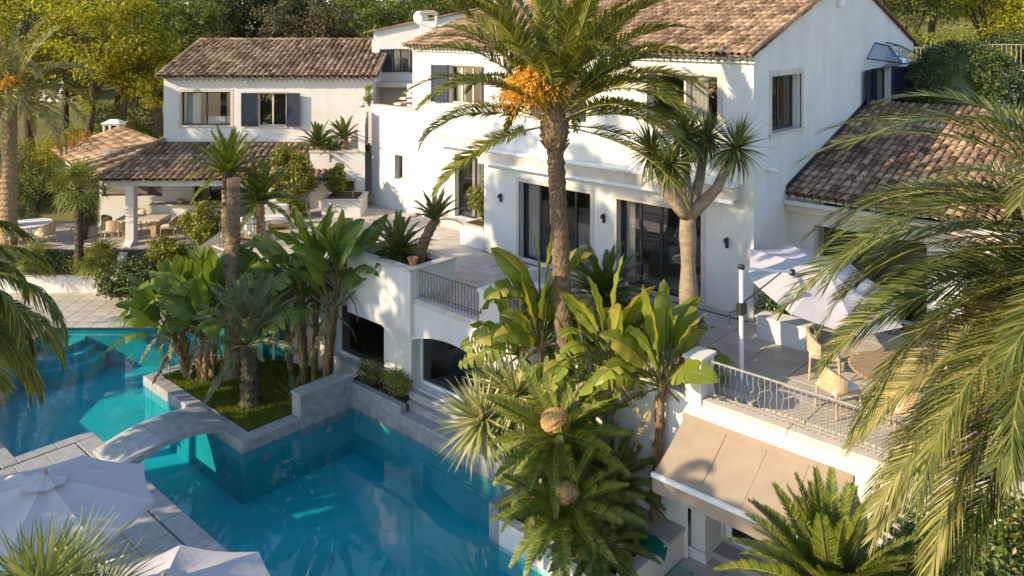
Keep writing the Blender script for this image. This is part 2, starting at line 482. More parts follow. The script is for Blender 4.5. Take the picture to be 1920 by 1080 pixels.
# left deck beyond the pool
LD = [(-21.75, -9.1), (-19.3, -6.95), (-17.2, -5.05), (-20.2, -1.9), (-27.5, -8.6), (-24, -14), (-20.2, -10.75)]
ld = struct(MB().prism([(-21.7, -9.13), (-16.9, -4.75), (-20.0, -1.6), (-28.5, -9.3), (-24, -15), (-17.6, -13.3)][::1], WATER + .022, DECK - .04).build('pool_side_patio', 'joint_mid'), 'pale sunlit stone patio at the far left end of the pool', 'patio')
MB().prism([(-21.73, -9.13), (-16.9, -4.71), (-20.0, -1.6), (-28.5, -9.3), (-24, -15), (-17.65, -13.3)], BOT, WATER + .02).build('pool_side', 'pool_tile', ld)
def rot_slabs(parent, o, ang, nx_, ny_, dx, dy, top, matn, inside):
    me = MB().bbox(-dx / 2 + .006, dx / 2 - .006, -dy / 2 + .006, dy / 2 - .006, -.05, 0, .006).mesh('paving_slab', matn)
    for j in range(ny_):
        for i in range(nx_):
            p = Matrix.Rotation(ang, 3, 'Z') @ Vector(((i + .5) * dx, (j + .5) * dy, 0)) + Vector(o)
            if inside(p.x, p.y):
                link(me, 'paving_slab', parent, Matrix.Translation((p.x, p.y, top + random.uniform(-.0015, .0015))) @ Matrix.Rotation(ang, 4, 'Z'))
def ldin(x, y):
    cx, d = camco(x, y)
    return d > 27.95 or (cx < -15.1 and cx < -15.2 - (28 - d) * .10)
ox, oy = cw(-24, 28.1)
rot_slabs(ld, (ox, oy, 0), YAW, 20, 7, .62, .55, DECK, 'travertine', lambda x, y: camco(x, y)[1] > 28.1 and camco(x, y)[0] < -11.8)
ox, oy = cw(-24, 19)
def p2in(x, y):
    # left of the diagonal pool edge
    return (x + 21.7) * (-.72) - (y + 9.1) * .69 > .3
rot_slabs(ld, (ox, oy, 0), YAW, 14, 16, .62, .55, DECK, 'travertine', lambda x, y: camco(x, y)[1] < 28.0 and p2in(x, y))
# underwater steps at the far left corner of the pool
for k in range(3):
    o_ = MB(Matrix.Translation((*cw(-15.6, 27.9), 0)) @ Matrix.Rotation(YAW, 4, 'Z'))
    o_.lathe([(.75 + .36 * k, BOT), (.75 + .36 * k, WATER - .22 - .26 * k)], 24)
    o_.build('pool_step', 'pool_floor', ld)

# ------------------------------------------------------------------ planted island
isl = thing('island_planter', 'granite edged planting island standing in the pool', 'planter', (-12.1, -7.2, BOT))
I = Matrix.Translation((12.1, 7.2, -BOT))
MB(I).prism([(-14.96, -8.80), (-9.30, -8.80), (-9.30, -5.2), (-11.3, -4.95), (-12.7, -5.0), (-14.96, -6.9)], BOT, -3.06).build('planter_body', 'pool_tile', isl)
k = 0
for i in range(5):
    x0 = -15.0 + 1.145 * i
    MB(I).bbox(x0 + .004, x0 + 1.141, -8.85, -8.45, -3.22, -2.93, .012).build('coping_stone', 'granite_wall', isl)
for (y0, y1) in ((-8.446, -7.80), (-7.796, -7.20)):
    MB(I).bbox(-9.68, -9.27, y0, y1, -3.22, -2.93, .012).build('coping_stone', 'granite_wall', isl)
for (y0, y1) in ((-8.446, -7.66), (-7.656, -6.9)):
    MB(I).bbox(-15.0, -14.62, y0, y1, -3.22, -2.93, .012).build('coping_stone', 'granite_wall', isl)
MB(I).bbox(-9.66, -9.26, -7.19, -5.47, -3.4, -2.335, .01).build('raised_wall', 'granite_wall', isl)
MB(I).bbox(-9.69, -9.23, -7.22, -5.40, -2.333, -2.28, .01).build('wall_cap', 'granite', isl)
MB(I).prism([(-14.6, -8.45), (-9.7, -8.45), (-9.7, -5.1), (-11.3, -5.0), (-12.7, -5.05), (-14.6, -6.8)], -3.06, -3.0).build('turf', 'turf', isl)
# grass on the island
mb = MB()
for i in range(26000):
    x, y = random.uniform(-14.55, -9.75), random.uniform(-8.4, -5.6)
    if y > -6.0 and random.random() < .5: continue
    h = random.uniform(.04, .13); a = random.uniform(0, 2 * PI); w = .012
    dx, dy = math.cos(a) * w, math.sin(a) * w
    lx, ly = random.uniform(-.05, .05), random.uniform(-.05, .05)
    mb.add([(x - dx, y - dy, -3.0), (x + dx, y + dy, -3.0), (x + lx, y + ly, -3.0 + h)], [(0, 1, 2)])
tag(mb.build('island_grass', 'grass'), 'short green grass covering the planted island', 'grass', kind='stuff')

# ------------------------------------------------------------------ little arched bridge
br = thing('footbridge', 'small arched granite footbridge from the pool deck to the island', 'bridge', (-11.0, -10.1, -3.0))
def bz(t): return -3.02 + .22 * math.sin(PI * t) ** .9
BMx = Matrix.Translation((11.0, 10.1, 3.0))
cuts = [0, .2, .4, .6, .8, 1.0]
for c0, c1 in zip(cuts, cuts[1:]):
    vs = []; n = 5
    for i in range(n + 1):
        t = c0 + (c1 - c0) * i / n; y = -11.45 + t * 2.75
        y += .003 if i == 0 else (-.003 if i == n else 0)
        zt = bz(t) + .07 + .12 * t; zb = zt - .15 - .12 * abs(2 * t - 1) ** 2
        vs += [(-11.70, y, zt), (-10.36, y, zt), (-10.34, y, zt - .02), (-10.34, y, zb), (-11.72, y, zb), (-11.72, y, zt - .02)]
    fs = [tuple(range(5, -1, -1)), tuple(6 * n + k for k in range(6))]
    for i in range(n):
        for k in range(6):
            fs.append((6 * i + k, 6 * i + (k + 1) % 6, 6 * i + 6 + (k + 1) % 6, 6 * i + 6 + k))
    MB(BMx).add(vs, fs).build('arch_stone', 'granite', br)

# ------------------------------------------------------------------ main terrace
T_POLY = [(-11.3, -4.78), (4.7, -4.78), (7.5, -3.0), (7.5, 2.0), (0, 2.0), (0, 0.0), (-9.5, 0.0), (-9.5, 2.2), (-18.2, 2.2), cw(-8.4, 33.2), cw(-10.6, 32.0), cw(-10.6, 26.6), (-15.3, -7.0), (-12.7, -5.0)]
ter = struct(MB().prism(T_POLY, -.22, -.045).build('terrace', 'joint_mid'), 'pale travertine paved terrace in front of the villa', 'terrace')
def poly_in(P, x, y):
    c = False
    j = len(P) - 1
    for i in range(len(P)):
        if (P[i][1] > y) != (P[j][1] > y) and x < (P[j][0] - P[i][0]) * (y - P[i][1]) / (P[j][1] - P[i][1]) + P[i][0]: c = not c
        j = i
    return c
TI = [(-10.2, -4.45), (4.6, -4.45), (7.2, -2.8), (7.2, 1.6), (0.4, 1.6), (0.4, -.3), (-9.5, -.3), (-9.5, 1.9), (-17.5, 1.9), cw(-8.4, 32.7), cw(-10.1, 31.6), cw(-10.1, 27.0), (-15.2, -6.3), (-12.6, -4.4)]
slabs(ter, -24, 7.2, -7.4, 2.2, 0, 1.04, .8, 'travertine', inside=lambda x, y: poly_in(TI, x, y), stagger=0)

# terrace retaining wall with arched openings (seen from the pool)
tw = thing('terrace_wall', 'white rendered retaining wall below the terrace with shallow arched windows', 'wall', (-3, -4.85, -3.2))
TW = Matrix.Translation((3, 4.85, 3.2))
def arch_wall(mbx, x0, x1, z0, z1, yf, yb, arches):
    """front face at yf with shallow arched openings, reveals back to yb"""
    cur = x0
    for (a0, a1, zs, zc, zb) in arches:
        mbx.quad((cur, yf, z0), (a0, yf, z0), (a0, yf, z1), (cur, yf, z1))
        nseg = 14
        P = []
        for i in range(nseg + 1):
            t = i / nseg
            P.append((a0 + (a1 - a0) * t, zs + (zc - zs) * (1 - (2 * t - 1) ** 2)))
        for i in range(nseg):
            (xa, za), (xb, zb_) = P[i], P[i + 1]
            mbx.quad((xa, yf, za), (xb, yf, zb_), (xb, yf, z1), (xa, yf, z1))
            mbx.quad((xa, yb, za), (xb, yb, zb_), (xb, yf, zb_), (xa, yf, za))
        mbx.quad((a0, yf, z0), (a1, yf, z0), (a1, yf, zb), (a0, yf, zb))
        mbx.quad((a0, yf, zb), (a1, yf, zb), (a1, yb, zb), (a0, yb, zb))
        mbx.quad((a0, yf, zb), (a0, yb, zb), (a0, yb, zs), (a0, yf, zs))
        mbx.quad((a1, yb, zb), (a1, yf, zb), (a1, yf, zs), (a1, yb, zs))
        cur = a1
    mbx.quad((cur, yf, z0), (x1, yf, z0), (x1, yf, z1), (cur, yf, z1))
ARCH = [(-11.25, -8.69, -1.02, -.78, -2.5), (-7.52, -4.55, -1.06, -.75, -2.3)]
mb = MB(TW)
arch_wall(mb, -11.6, .93, -4.7, -.02, -4.85, -4.42, ARCH)
mb.quad((.93, -4.85, -.75), (4.75, -4.85, -.75), (4.75, -4.85, -.02), (.93, -4.85, -.02))
mb.quad((4.4, -4.852, -3.3), (4.75, -4.852, -3.3), (4.75, -4.852, -.74), (4.4, -4.852, -.74))
mb.quad((4.75, -4.85, -3.3), (7.5, -3.05, -3.3), (7.5, -3.05, -.02), (4.75, -4.85, -.02))
mb.quad((.93, -4.85, -.75), (.93, -4.4, -.75), (4.75, -4.4, -.75), (4.75, -4.85, -.75))
mb.quad((-12.75, -5.3, -4.7), (-11.6, -4.85, -4.7), (-11.6, -4.85, -.02), (-12.75, -5.3, -.02))
mb.build('wall', 'stucco', tw)
# glazed arches: frame and pane
for n_, (a0, a1, zs, zc, zb) in enumerate(ARCH):
    f = MB(TW)
    y0, y1 = -4.52, -4.46
    f.box(a0, a0 + .07, y0, y1, zb, zs + .2).box(a1 - .07, a1, y0, y1, zb, zs + .2).box(a0 + .07, a1 - .07, y0, y1, zb, zb + .08)
    wf = f.build('window_frame', 'white_metal', tw)
    MB(TW).quad((a0 + .02, -4.49, zb + .02), (a1 - .02, -4.49, zb + .02), (a1 - .02, -4.49, zc + .02), (a0 + .02, -4.49, zc + .02)).build('window_pane', 'window_glass', tw)
# dim rooms behind the arches
mb = MB(TW)
for (x0, x1) in ((-12.6, -8.1), (-8.0, .7)):
    mb.quad((x0, -1.2, -3.1), (x1, -1.2, -3.1), (x1, -1.2, -.3), (x0, -1.2, -.3))
    mb.quad((x0, -4.4, -2.6), (x1, -4.4, -2.6), (x1, -1.2, -2.6), (x0, -1.2, -2.6))
    mb.quad((x0, -4.4, -3.1), (x0, -1.2, -3.1), (x0, -1.2, -.3), (x0, -4.4, -.3))
    mb.quad((x1, -4.4, -3.1), (x1, -1.2, -3.1), (x1, -1.2, -.3), (x1, -4.4, -.3))
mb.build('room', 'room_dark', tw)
# copings and piers
for (x0, x1) in ((-11.4, -10.25), (-7.40, -6.15), (-6.146, -4.92), (-4.18, -2.2), (-2.196, .88), (1.28, 3.0), (3.004, 4.75)):
    MB(TW).bbox(x0 + .002, x1 - .002, -4.90, -4.46, -.018, .10, .012).build('coping_stone', 'trim_stone', tw)
MB(TW).bbox(-4.90, -4.20, -4.90, -4.45, -.018, .86, .01).build('pier', 'stucco', tw)
MB(TW).bbox(-4.94, -4.16, -4.94, -4.41, .862, .93, .01).build('pier_cap', 'stucco', tw)
MB(TW).bbox(.90, 1.26, -4.92, -4.38, -.018, .84, .01).build('pier', 'stucco', tw)
MB(TW).bbox(.86, 1.30, -4.96, -4.34, .842, .90, .01).build('pier_cap', 'stucco', tw)
# planter pier with cycads
pl = thing('terrace_planter', 'white rendered planter at the terrace edge with stone rim and cycads', 'planter', (-8.8, -4.2, 0))
PL = Matrix.Translation((8.8, 4.2, 0))
mb = MB(PL)
mb.bbox(-10.24, -7.42, -4.98, -4.72, -.90, .82, .01)
mb.box(-10.24, -10.0, -4.718, -3.3, -.04, .82).box(-7.66, -7.42, -4.718, -3.3, -.04, .82).box(-9.998, -7.662, -3.54, -3.3, -.04, .82)
mb.build('planter_wall', 'stucco', pl)
mb = MB(PL).box(-10.28, -7.38, -5.02, -4.70, .822, .88).box(-10.28, -10.0, -4.698, -3.56, .822, .88).box(-7.66, -7.38, -4.698, -3.56, .822, .88).box(-10.28, -7.38, -3.558, -3.26, .822, .88)
mb.build('stone_rim', 'trim_stone', pl)
MB(PL).box(-9.998, -7.662, -4.718, -3.542, .3, .72).build('soil', 'soil', pl)

# ledge between the pool and the arches
lg = thing('pool_ledge', 'grey stone ledge wall between the pool and the arched windows', 'wall', (-6, -5.3, BOT))
LG = Matrix.Translation((6, 5.3, -BOT))
MB(LG).box(-9.62, -2.44, -5.46, -4.86, BOT, -3.3).build('pool_side', 'pool_tile', lg)
xs_ = [-9.62, -8.4, -7.18]
for a, b in zip(xs_, xs_[1:]):
    MB(LG).bbox(a + .003, b - .003, -5.50, -5.30, -3.32, -2.52, .01).build('wall_panel', 'granite_wall', lg)
xs_ = [-7.18, -6.0, -4.8, -3.6, -2.44]
for a, b in zip(xs_, xs_[1:]):
    MB(LG).bbox(a + .003, b - .003, -5.50, -5.30, -3.32, -2.78, .01).build('wall_panel', 'granite_wall', lg)
    MB(LG).bbox(a + .003, b - .003, -5.53, -5.22, -2.778, -2.72, .01).build('coping_stone', 'granite', lg)
MB(LG).box(-9.62, -7.2, -5.30, -4.86, -3.3, -2.58).build('soil', 'soil', lg)
MB(LG).box(-7.2, -2.44, -5.298, -4.86, -3.3, -2.80).build('ledge_floor', 'granite', lg)
MB(LG).bbox(-7.30, -4.4, -5.20, -4.86, -2.798, -2.52, .01).build('step', 'granite', lg)
MB(LG).bbox(-7.40, -4.6, -5.04, -4.84, -2.518, -2.32, .01).build('window_sill', 'granite', lg)

# right hand planter in the pool corner
pr = thing('pool_corner_planter', 'low granite and rendered planter bench holding the cycads beside the pool', 'planter', (-.8, -6, BOT))
PR = Matrix.Translation((.8, 6, -BOT))
MB(PR).box(-2.44, .80, -7.04, -4.86, BOT, -3.3).build('pool_side', 'pool_tile', pr)
MB(PR).bbox(-2.46, -2.18, -7.08, -5.32, -3.298, -2.44, .01).build('end_wall', 'granite_wall', pr)
MB(PR).bbox(-2.176, .84, -7.08, -6.82, -3.298, -2.70, .01).build('front_wall', 'stucco_grey', pr)
MB(PR).bbox(.56, .84, -6.816, -4.5, -3.298, -2.66, .01).build('side_wall', 'stucco', pr)
MB(PR).bbox(-.2, .88, -5.5, -4.4, -2.66, -2.60, .01).build('bench_top', 'granite', pr)
MB(PR).box(-2.176, .556, -6.816, -4.87, -3.3, -2.72).build('soil', 'soil', pr)

# lower court under the awning
ct = struct(MB().box(.84, 7.5, -7.06, -2.6, -4.7, -3.26).box(3.2, 7.5, -9.2, -7.062, -4.7, -3.22).build('lower_court', 'joint_dark'), 'shaded paved court below the terrace awning', 'court')
slabs(ct, .86, 5.6, -7.04, -3.7, -3.2, .8, .66, 'travertine')

# ------------------------------------------------------------------ building helpers
def wall_open(mbx, P, s0, s1, z0, z1, ops, dep):
    """wall in the plane given by P(s, depth, z); openings (a0,a1,b0,b1) get reveals of depth dep"""
    ss = sorted(set([s0, s1] + [q for o in ops for q in o[:2]])); zz = sorted(set([z0, z1] + [q for o in ops for q in o[2:4]]))
    for i in range(len(ss) - 1):
        for j in range(len(zz) - 1):
            a, b, c, d = ss[i], ss[i + 1], zz[j], zz[j + 1]
            ms, mz = (a + b) / 2, (c + d) / 2
            if any(o[0] < ms < o[1] and o[2] < mz < o[3] for o in ops): continue
            mbx.quad(P(a, 0, c), P(b, 0, c), P(b, 0, d), P(a, 0, d))
    for (a, b, c, d) in [o[:4] for o in ops]:
        mbx.quad(P(a, 0, c), P(b, 0, c), P(b, dep, c), P(a, dep, c))
        mbx.quad(P(a, dep, d), P(b, dep, d), P(b, 0, d), P(a, 0, d))
        mbx.quad(P(a, 0, c), P(a, dep, c), P(a, dep, d), P(a, 0, d))
        mbx.quad(P(b, dep, c), P(b, 0, c), P(b, 0, d), P(b, dep, d))
def pbox(mbx, P, s0, s1, d0, d1, z0, z1):
    vs = [P(s0, d0, z0), P(s1, d0, z0), P(s1, d1, z0), P(s0, d1, z0), P(s0, d0, z1), P(s1, d0, z1), P(s1, d1, z1), P(s0, d1, z1)]
    mbx.add(vs, [(0, 3, 2, 1), (4, 5, 6, 7), (0, 1, 5, 4), (1, 2, 6, 5), (2, 3, 7, 6), (3, 0, 4, 7)])
    return mbx
def window(root, P, a, b, c, d, dep, panes=2, framem='dark_metal', trim=.12, sill=True, curtain=None, name='window', fw=.06, lab=None, M=None):
    """frame + panes set dep back in the opening, a flat stone surround round it"""
    f = MB(M)
    pbox(f, P, a, a + fw, dep - .05, dep, c, d); pbox(f, P, b - fw, b, dep - .05, dep, c, d)
    pbox(f, P, a + fw, b - fw, dep - .05, dep, c, c + fw); pbox(f, P, a + fw, b - fw, dep - .05, dep, d - fw, d)
    for k in range(1, panes):
        s = a + (b - a) * k / panes
        pbox(f, P, s - fw * .6, s + fw * .6, dep - .052, dep - .002, c + fw, d - fw)
    w = f.build(name, framem, root, label=lab)
    for k in range(panes):
        s0_, s1_ = a + (b - a) * k / panes + fw * .6, a + (b - a) * (k + 1) / panes - fw * .6
        g = MB(M).quad(P(s0_, dep - .025, c + fw), P(s1_, dep - .025, c + fw), P(s1_, dep - .025, d - fw), P(s0_, dep - .025, d - fw))
        g.build('pane', 'window_glass', w)
    if trim:
        t = MB(M)
        pbox(t, P, a - trim, a, -.012, .03, c - (trim if sill else 0), d + trim); pbox(t, P, b, b + trim, -.012, .03, c - (trim if sill else 0), d + trim)
        pbox(t, P, a, b, -.012, .03, d, d + trim)
        t.build('surround', 'trim_stone', w)
        if sill:
            pbox(MB(M), P, 0, 0, 0, 0, 0, 0)
            t = MB(M); pbox(t, P, a - trim * 1.0, b + trim * 1.0, -.06, dep - .055, c - .06, c + .004)
            t.build('sill', 'trim_stone', w)
    if curtain:
        for (q0, q1) in curtain:
            mbx = MB(M); n = 18
            s0_, s1_ = a + (b - a) * q0, a + (b - a) * q1
            vs = []
            for i in range(n + 1):
                s = s0_ + (s1_ - s0_) * i / n
                dd = dep + .14 + .035 * math.sin(i * 2.1)
                vs += [P(s, dd, c + .02), P(s, dd, d - .02)]
            mbx.add(vs, [(2 * i, 2 * i + 2, 2 * i + 3, 2 * i + 1) for i in range(n)])
            mbx.build('curtain', 'curtain', w)
    return w
def shutter(root, P, a, b, c, d, off=.03, swing=0.0, matn='navy_paint', M=None):
    """louvred shutter flat on the wall; swing tips its far end off the wall"""
    def Q(s, dd, z): return P(s, dd - off - swing * (s - a) / (b - a), z)
    f = MB(M); t = .05
    pbox(f, Q, a, a + t, -.035, 0, c, d); pbox(f, Q, b - t, b, -.035, 0, c, d)
    pbox(f, Q, a + t, b - t, -.035, 0, c, c + t); pbox(f, Q, a + t, b - t, -.035, 0, d - t, d)
    pbox(f, Q, a + t, b - t, -.012, -.002, c + t, d - t)
    n = max(8, int((d - c) / .075))
    for i in range(n):
        z = c + t + (d - c - 2 * t) * (i + .5) / n
        pbox(f, lambda s, dd, zz: Q(s, dd, zz - dd * .6), a + t, b - t, -.03, -.0125, z - .018, z + .014)
    f.build('shutter', matn, root)

def tile_mesh(name, L, r0, r1, n=6):
    """canal tile: half round, wide end low (y=0), narrow end up (y=L), with a lip of thickness"""
    vs = []; fs = []
    for y, r, z in ((0, r0, .035), (L, r1, .0)):
        for k in range(n + 1):
            a = PI * k / n
            vs.append((-r * math.cos(a), y, z + r * math.sin(a) * .8))
    for k in range(n + 1):
        a = PI * k / n; r = r0 - .022
        vs.append((-r * math.cos(a), .0, .035 + r * math.sin(a) * .8))
    m = n + 1
    for k in range(n):
        fs.append((k, k + 1, m + k + 1, m + k))
        fs.append((k, 2 * m + k, 2 * m + k + 1, k + 1))
    return vs, fs
def roof(root, O, A, U, la, lu, pitch, expo, rad, name='roof', keep=None, limit=300, edge=.06, M=None, near=None, bed=True, jit=.012, poly=None):
    """root > roof (bed) > tiles. O eave corner, A along the eave, U up the slope"""
    O, A, U = Vector(O), Vector(A).normalized(), Vector(U).normalized()
    N = A.cross(U).normalized()
    if N.z < 0: N = -N
    b = MB()
    if poly is None: poly = [(0, 0), (la, 0), (la, lu), (0, lu)]
    pts = [O + A * p[0] + U * p[1] for p in poly]
    n = len(pts)
    b.add(pts + [p - N * edge for p in pts], [tuple(range(n)), tuple(range(2 * n - 1, n - 1, -1))] + [(i, n + i, n + (i + 1) % n, (i + 1) % n) for i in range(n)])
    r = b.build(name, 'tile_bed', root)
    L = expo * 1.28
    vs, fs = tile_mesh('tile', L, rad, rad * .82)
    me = bpy.data.meshes.new('roof_tile'); me.from_pydata(vs, [], fs); me.materials.append(M_['roof_tile'])
    me.polygons.foreach_set('use_smooth', [True] * len(me.polygons))
    na, nu = int(la / pitch), int(lu / expo)
    items = []
    Bm = Matrix((A, U, N)).transposed().to_4x4()
    if Bm.determinant() < 0: Bm = Matrix((-A, U, N)).transposed().to_4x4()
    for i in range(na):
        for j in range(nu):
            a, u = (i + .5) * la / na, j * expo - .07
            if not poly_in(poly, a, max(.01, u + .12)): continue
            p = O + A * (a + random.uniform(-jit, jit)) + U * (u + random.uniform(-jit, jit)) + N * .012
            items.append((p, Matrix.Translation(p) @ Bm @ Matrix.Rotation(random.uniform(-.045, .045), 4, 'Z') @ Matrix.Rotation(random.uniform(-.02, .02), 4, 'X')))
    Wm = root.matrix_world if False else (Matrix.Translation(root.location) @ Matrix.Rotation(root.rotation_euler.z, 4, 'Z'))
    items.sort(key=lambda it: ((Wm @ it[0]) - (near or CAM)).length)
    for p, m in items[:limit]:
        link(me, 'roof_tile', r, m)
    rest = MB()
    # pan tiles between the covers, and the covers beyond the limit
    for p, m in items[limit:]:
        rest.add([m @ Vector(v) for v in vs], fs)
    pv = [(x, y, -z * .5 + .05) for x, y, z in vs[:2 * 7]]
    for p, m in items:
        mm = m @ Matrix.Translation((la / na / 2, 0, -.03))
        rest.add([mm @ Vector(v) for v in pv], [f for f in fs if max(f) < 14])
    o = rest.build('tile_field', 'roof_tile', r, smooth=True); o['kind'] = 'stuff'
    return r, items
def ridge(r, p0, p1, rad=.11, L=.38):
    p0, p1 = Vector(p0), Vector(p1)
    n = int((p1 - p0).length / L)
    vs, fs = tile_mesh('r', L * 1.15, rad, rad * .86)
    me = bpy.data.meshes.new('ridge_tile'); me.from_pydata(vs, [], fs); me.materials.append(M_['roof_tile'])
    U = (p1 - p0).normalized(); A = U.cross(Vector((0, 0, 1))).normalized(); N = A.cross(U)
    B = Matrix((A, U, N)).transposed().to_4x4()
    for i in range(n):
        link(me, 'ridge_tile', r, Matrix.Translation(p0 + U * (i * (p1 - p0).length / n)) @ B)
def cornice(root, O, A, out, la, pitch=.2, rows=2, rad=.088, M=None):
    """white genoise: rows of half round tile ends under the eave"""
    O, A, out = Vector(O), Vector(A), Vector(out)
    mbx = MB(M)
    n = int(la / pitch)
    for rr in range(rows):
        for i in range(n):
            c = O + A * ((i + .5 + .5 * rr) * la / n) + Vector((0, 0, -.10 * rr))
            q = out * (.22 - .10 * rr)
            ring = []
            for k in range(6):
                a = PI * k / 5
                ring.append((A * (-rad * math.cos(a)) + Vector((0, 0, rad * math.sin(a)))))
            mbx.add([c + v for v in ring] + [c + q + v for v in ring], [(k, k + 1, 7 + k, 6 + k) for k in range(5)] + [(6, 7, 8, 9, 10, 11)])
    return mbx.build('eave_cornice', 'stucco', root)

# ------------------------------------------------------------------ main house
H = thing('main_house', 'large two storey white villa with terracotta tiled gable roof', 'house', (0, 0, 0))
def PF(s, d, z): return (s, d, z)                 # facade plane y=0, depth grows into the house
def PG(s, d, z): return (-d, s, z)                # gable plane x=0, s runs along y
def PLw(s, d, z): return (s, 1.75 + d, z)         # set back left part
EZ, RZ, RY = 6.78, 9.05, 6.62
mb = MB()
OPS = [(-3.15, -1.0, 4.80, 6.12), (-7.95, -5.12, 0.02, 2.48), (-4.18, -1.48, .02, 2.48), (-6.85, -5.85, 4.62, 6.05)]
wall_open(mb, PF, -9.5, 0, -.05, EZ, OPS, .28)
OPG = [(1.05, 2.95, 4.62, 6.12), (8.5, 10.6, 4.25, 6.0)]
wall_open(mb, PG, 0, 13.25, -.05, EZ, OPG, .32)
mb.tri((0, 0, EZ), (0, 13.25, EZ), (0, RY, RZ))
mb.quad((0, 13.25, -.05), (-15, 13.25, -.05), (-15, 13.25, EZ), (0, 13.25, EZ))
mb.quad((-9.5, 0, -.05), (-9.5, 2.1, -.05), (-9.5, 2.1, EZ), (-9.5, 0, EZ))
OPL = [(-12.72, -10.95, .30, 2.62), (-13.1, -11.35, 4.52, 5.95), (-16.22, -15.76, 1.25, 2.22)]
wall_open(mb, PLw, -17.75, -9.5, -.05, 4.10, OPL[:1] + OPL[2:], .25)
wall_open(mb, PLw, -15.15, -9.5, 4.10, 6.70, [OPL[1]], .25)
mb.quad((-15.15, 1.75, 4.10), (-15.15, 8, 4.10), (-15.15, 8, 6.7), (-15.15, 1.75, 6.7))
mb.build('wall', 'stucco', H)
# inner shell: storey floor, ceiling and partitions, so that rooms read dim
mb = MB()
for (x0, x1, y0) in ((-9.4, -.36, .34), (-15.0, -9.6, 2.1)):
    for z in (3.3, 6.45):
        mb.quad((x0, y0, z), (x1, y0, z), (x1, 13, z), (x0, 13, z))
    mb.quad((x0, 4.6, 0), (x1, 4.6, 0), (x1, 4.6, 6.4), (x0, 4.6, 6.4))
    mb.quad((x0, y0, 0), (x0, 4.6, 0), (x0, 4.6, 6.4), (x0, y0, 6.4))
mb.quad((-.36, .35, 0), (-.36, 13, 0), (-.36, 13, 3.2), (-.36, .35, 3.2))
mb.quad((-4.6, .35, 0), (-4.6, 4.6, 0), (-4.6, 4.6, 6.4), (-4.6, .35, 6.4))
mb.quad((-.35, 7.3, 3.4), (-4, 7.3, 3.4), (-4, 7.3, 6.4), (-.35, 7.3, 6.4))
mb.quad((-16.6, 2.6, 1), (-15.3, 2.6, 1), (-15.3, 2.6, 2.6), (-16.6, 2.6, 2.6))
mb.build('inner_wall', 'room', H)
MB().quad((-9.4, .3, .015), (-.3, .3, .015), (-.3, 13, .015), (-9.4, 13, .015)).quad((-15, 2.0, .29), (-9.6, 2.0, .29), (-9.6, 13, .29), (-15, 13, .29)).build('inner_floor', 'travertine', H)
window(H, PF, -3.15, -1.0, 4.80, 6.12, .26, 2, 'trim_stone', .14, True, [(.45, .78)], name='upper_window')
window(H, PF, -6.85, -5.85, 4.62, 6.05, .2, 2, 'white_metal', .08, True, None, name='upper_window')
shutter(H, PF, -5.83, -5.3, 4.62, 6.05); shutter(H, PF, -7.42, -6.87, 4.62, 6.05)
window(H, PF, -7.95, -5.12, .02, 2.48, .27, 4, 'dark_metal', .13, False, [(.02, .22)], name='sliding_door', fw=.07)
window(H, PF, -4.18, -1.48, .02, 2.48, .27, 4, 'dark_metal', .13, False, [(.02, .14)], name='sliding_door', fw=.07)
window(H, PG, 1.05, 2.95, 4.62, 6.12, .30, 2, 'dark_metal', .16, True, [(.04, .4)], name='gable_window', fw=.08)
window(H, PG, 8.5, 10.6, 4.25, 6.0, .25, 2, 'navy_paint', .0, False, None, name='gable_door', fw=.09)
shutter(H, lambda s, d, z: (-d, s, z), 8.46, 7.75, 4.28, 6.0, .02, .12)
shutter(H, lambda s, d, z: (-d, s, z), 10.64, 11.3, 4.28, 6.0, .02, .5)
window(H, PLw, -12.72, -10.95, .30, 2.62, .24, 2, 'dark_metal', .12, False, [(.3, .62)], name='sliding_door', fw=.07)
window(H, PLw, -13.1, -11.35, 4.52, 5.95, .22, 3, 'trim_stone', .08, True, [(.1, .35)], name='upper_window')
shutter(H, PLw, -13.15, -13.85, 4.52, 5.95, .02, .1); shutter(H, PLw, -11.3, -10.75, 4.52, 5.95, .02, .35)
window(H, PLw, -16.22, -15.76, 1.25, 2.22, .22, 1, 'trim_stone', .09, False, None, name='slit_window', fw=.03)
# stone door step and base course
MB().bbox(-13.0, -10.75, 1.2, 1.745, .0, .28, .015).build('door_step', 'trim_stone', H)
MB().box(-9.52, 0.03, -.03, -.001, -.03, .10).build('base_course', 'trim_stone', H)
# awning cassettes over the sliding doors (sand coloured box with white rail)
for (x0, x1, y, z) in ((-9.52, -.35, 0, 3.02), (-13.55, -9.58, 1.75, 3.02)):
    a_ = MB().bbox(x0, x1, y - .30, y - .002, z, z + .32, .01).build('awning_cassette', 'trim_stone', H)
    MB().bbox(x0 + .01, x1 - .01, y - .36, y - .02, z + .335, z + .41, .01).build('white_rail', 'white_metal', a_)
    MB().bbox(x0 + .05, x1 - .05, y - .33, y - .25, z - .09, z - .003, .01).build('front_rail', 'white_metal', a_)
# wall lamps beside the doors
for x in (-8.72, -4.62, -.72):
    l = MB().bbox(x - .04, x + .04, -.06, -.002, 1.72, 1.98, .008).build('wall_lamp', 'dark_metal', H)
    MB().bbox(x - .035, x + .035, -.15, -.062, 1.86, 1.96, .008).build('lamp_head', 'dark_metal', l)
# small camera and alarm box on the gable
MB().bbox(.002, .16, 5.6, 5.85, 8.05, 8.38, .02).build('alarm_box', 'white_metal', H)
MB().tube([(.0, .75, 3.75), (.12, .75, 3.75), (.2, .95, 3.68)], .05, 8).build('security_camera', 'white_metal', H)
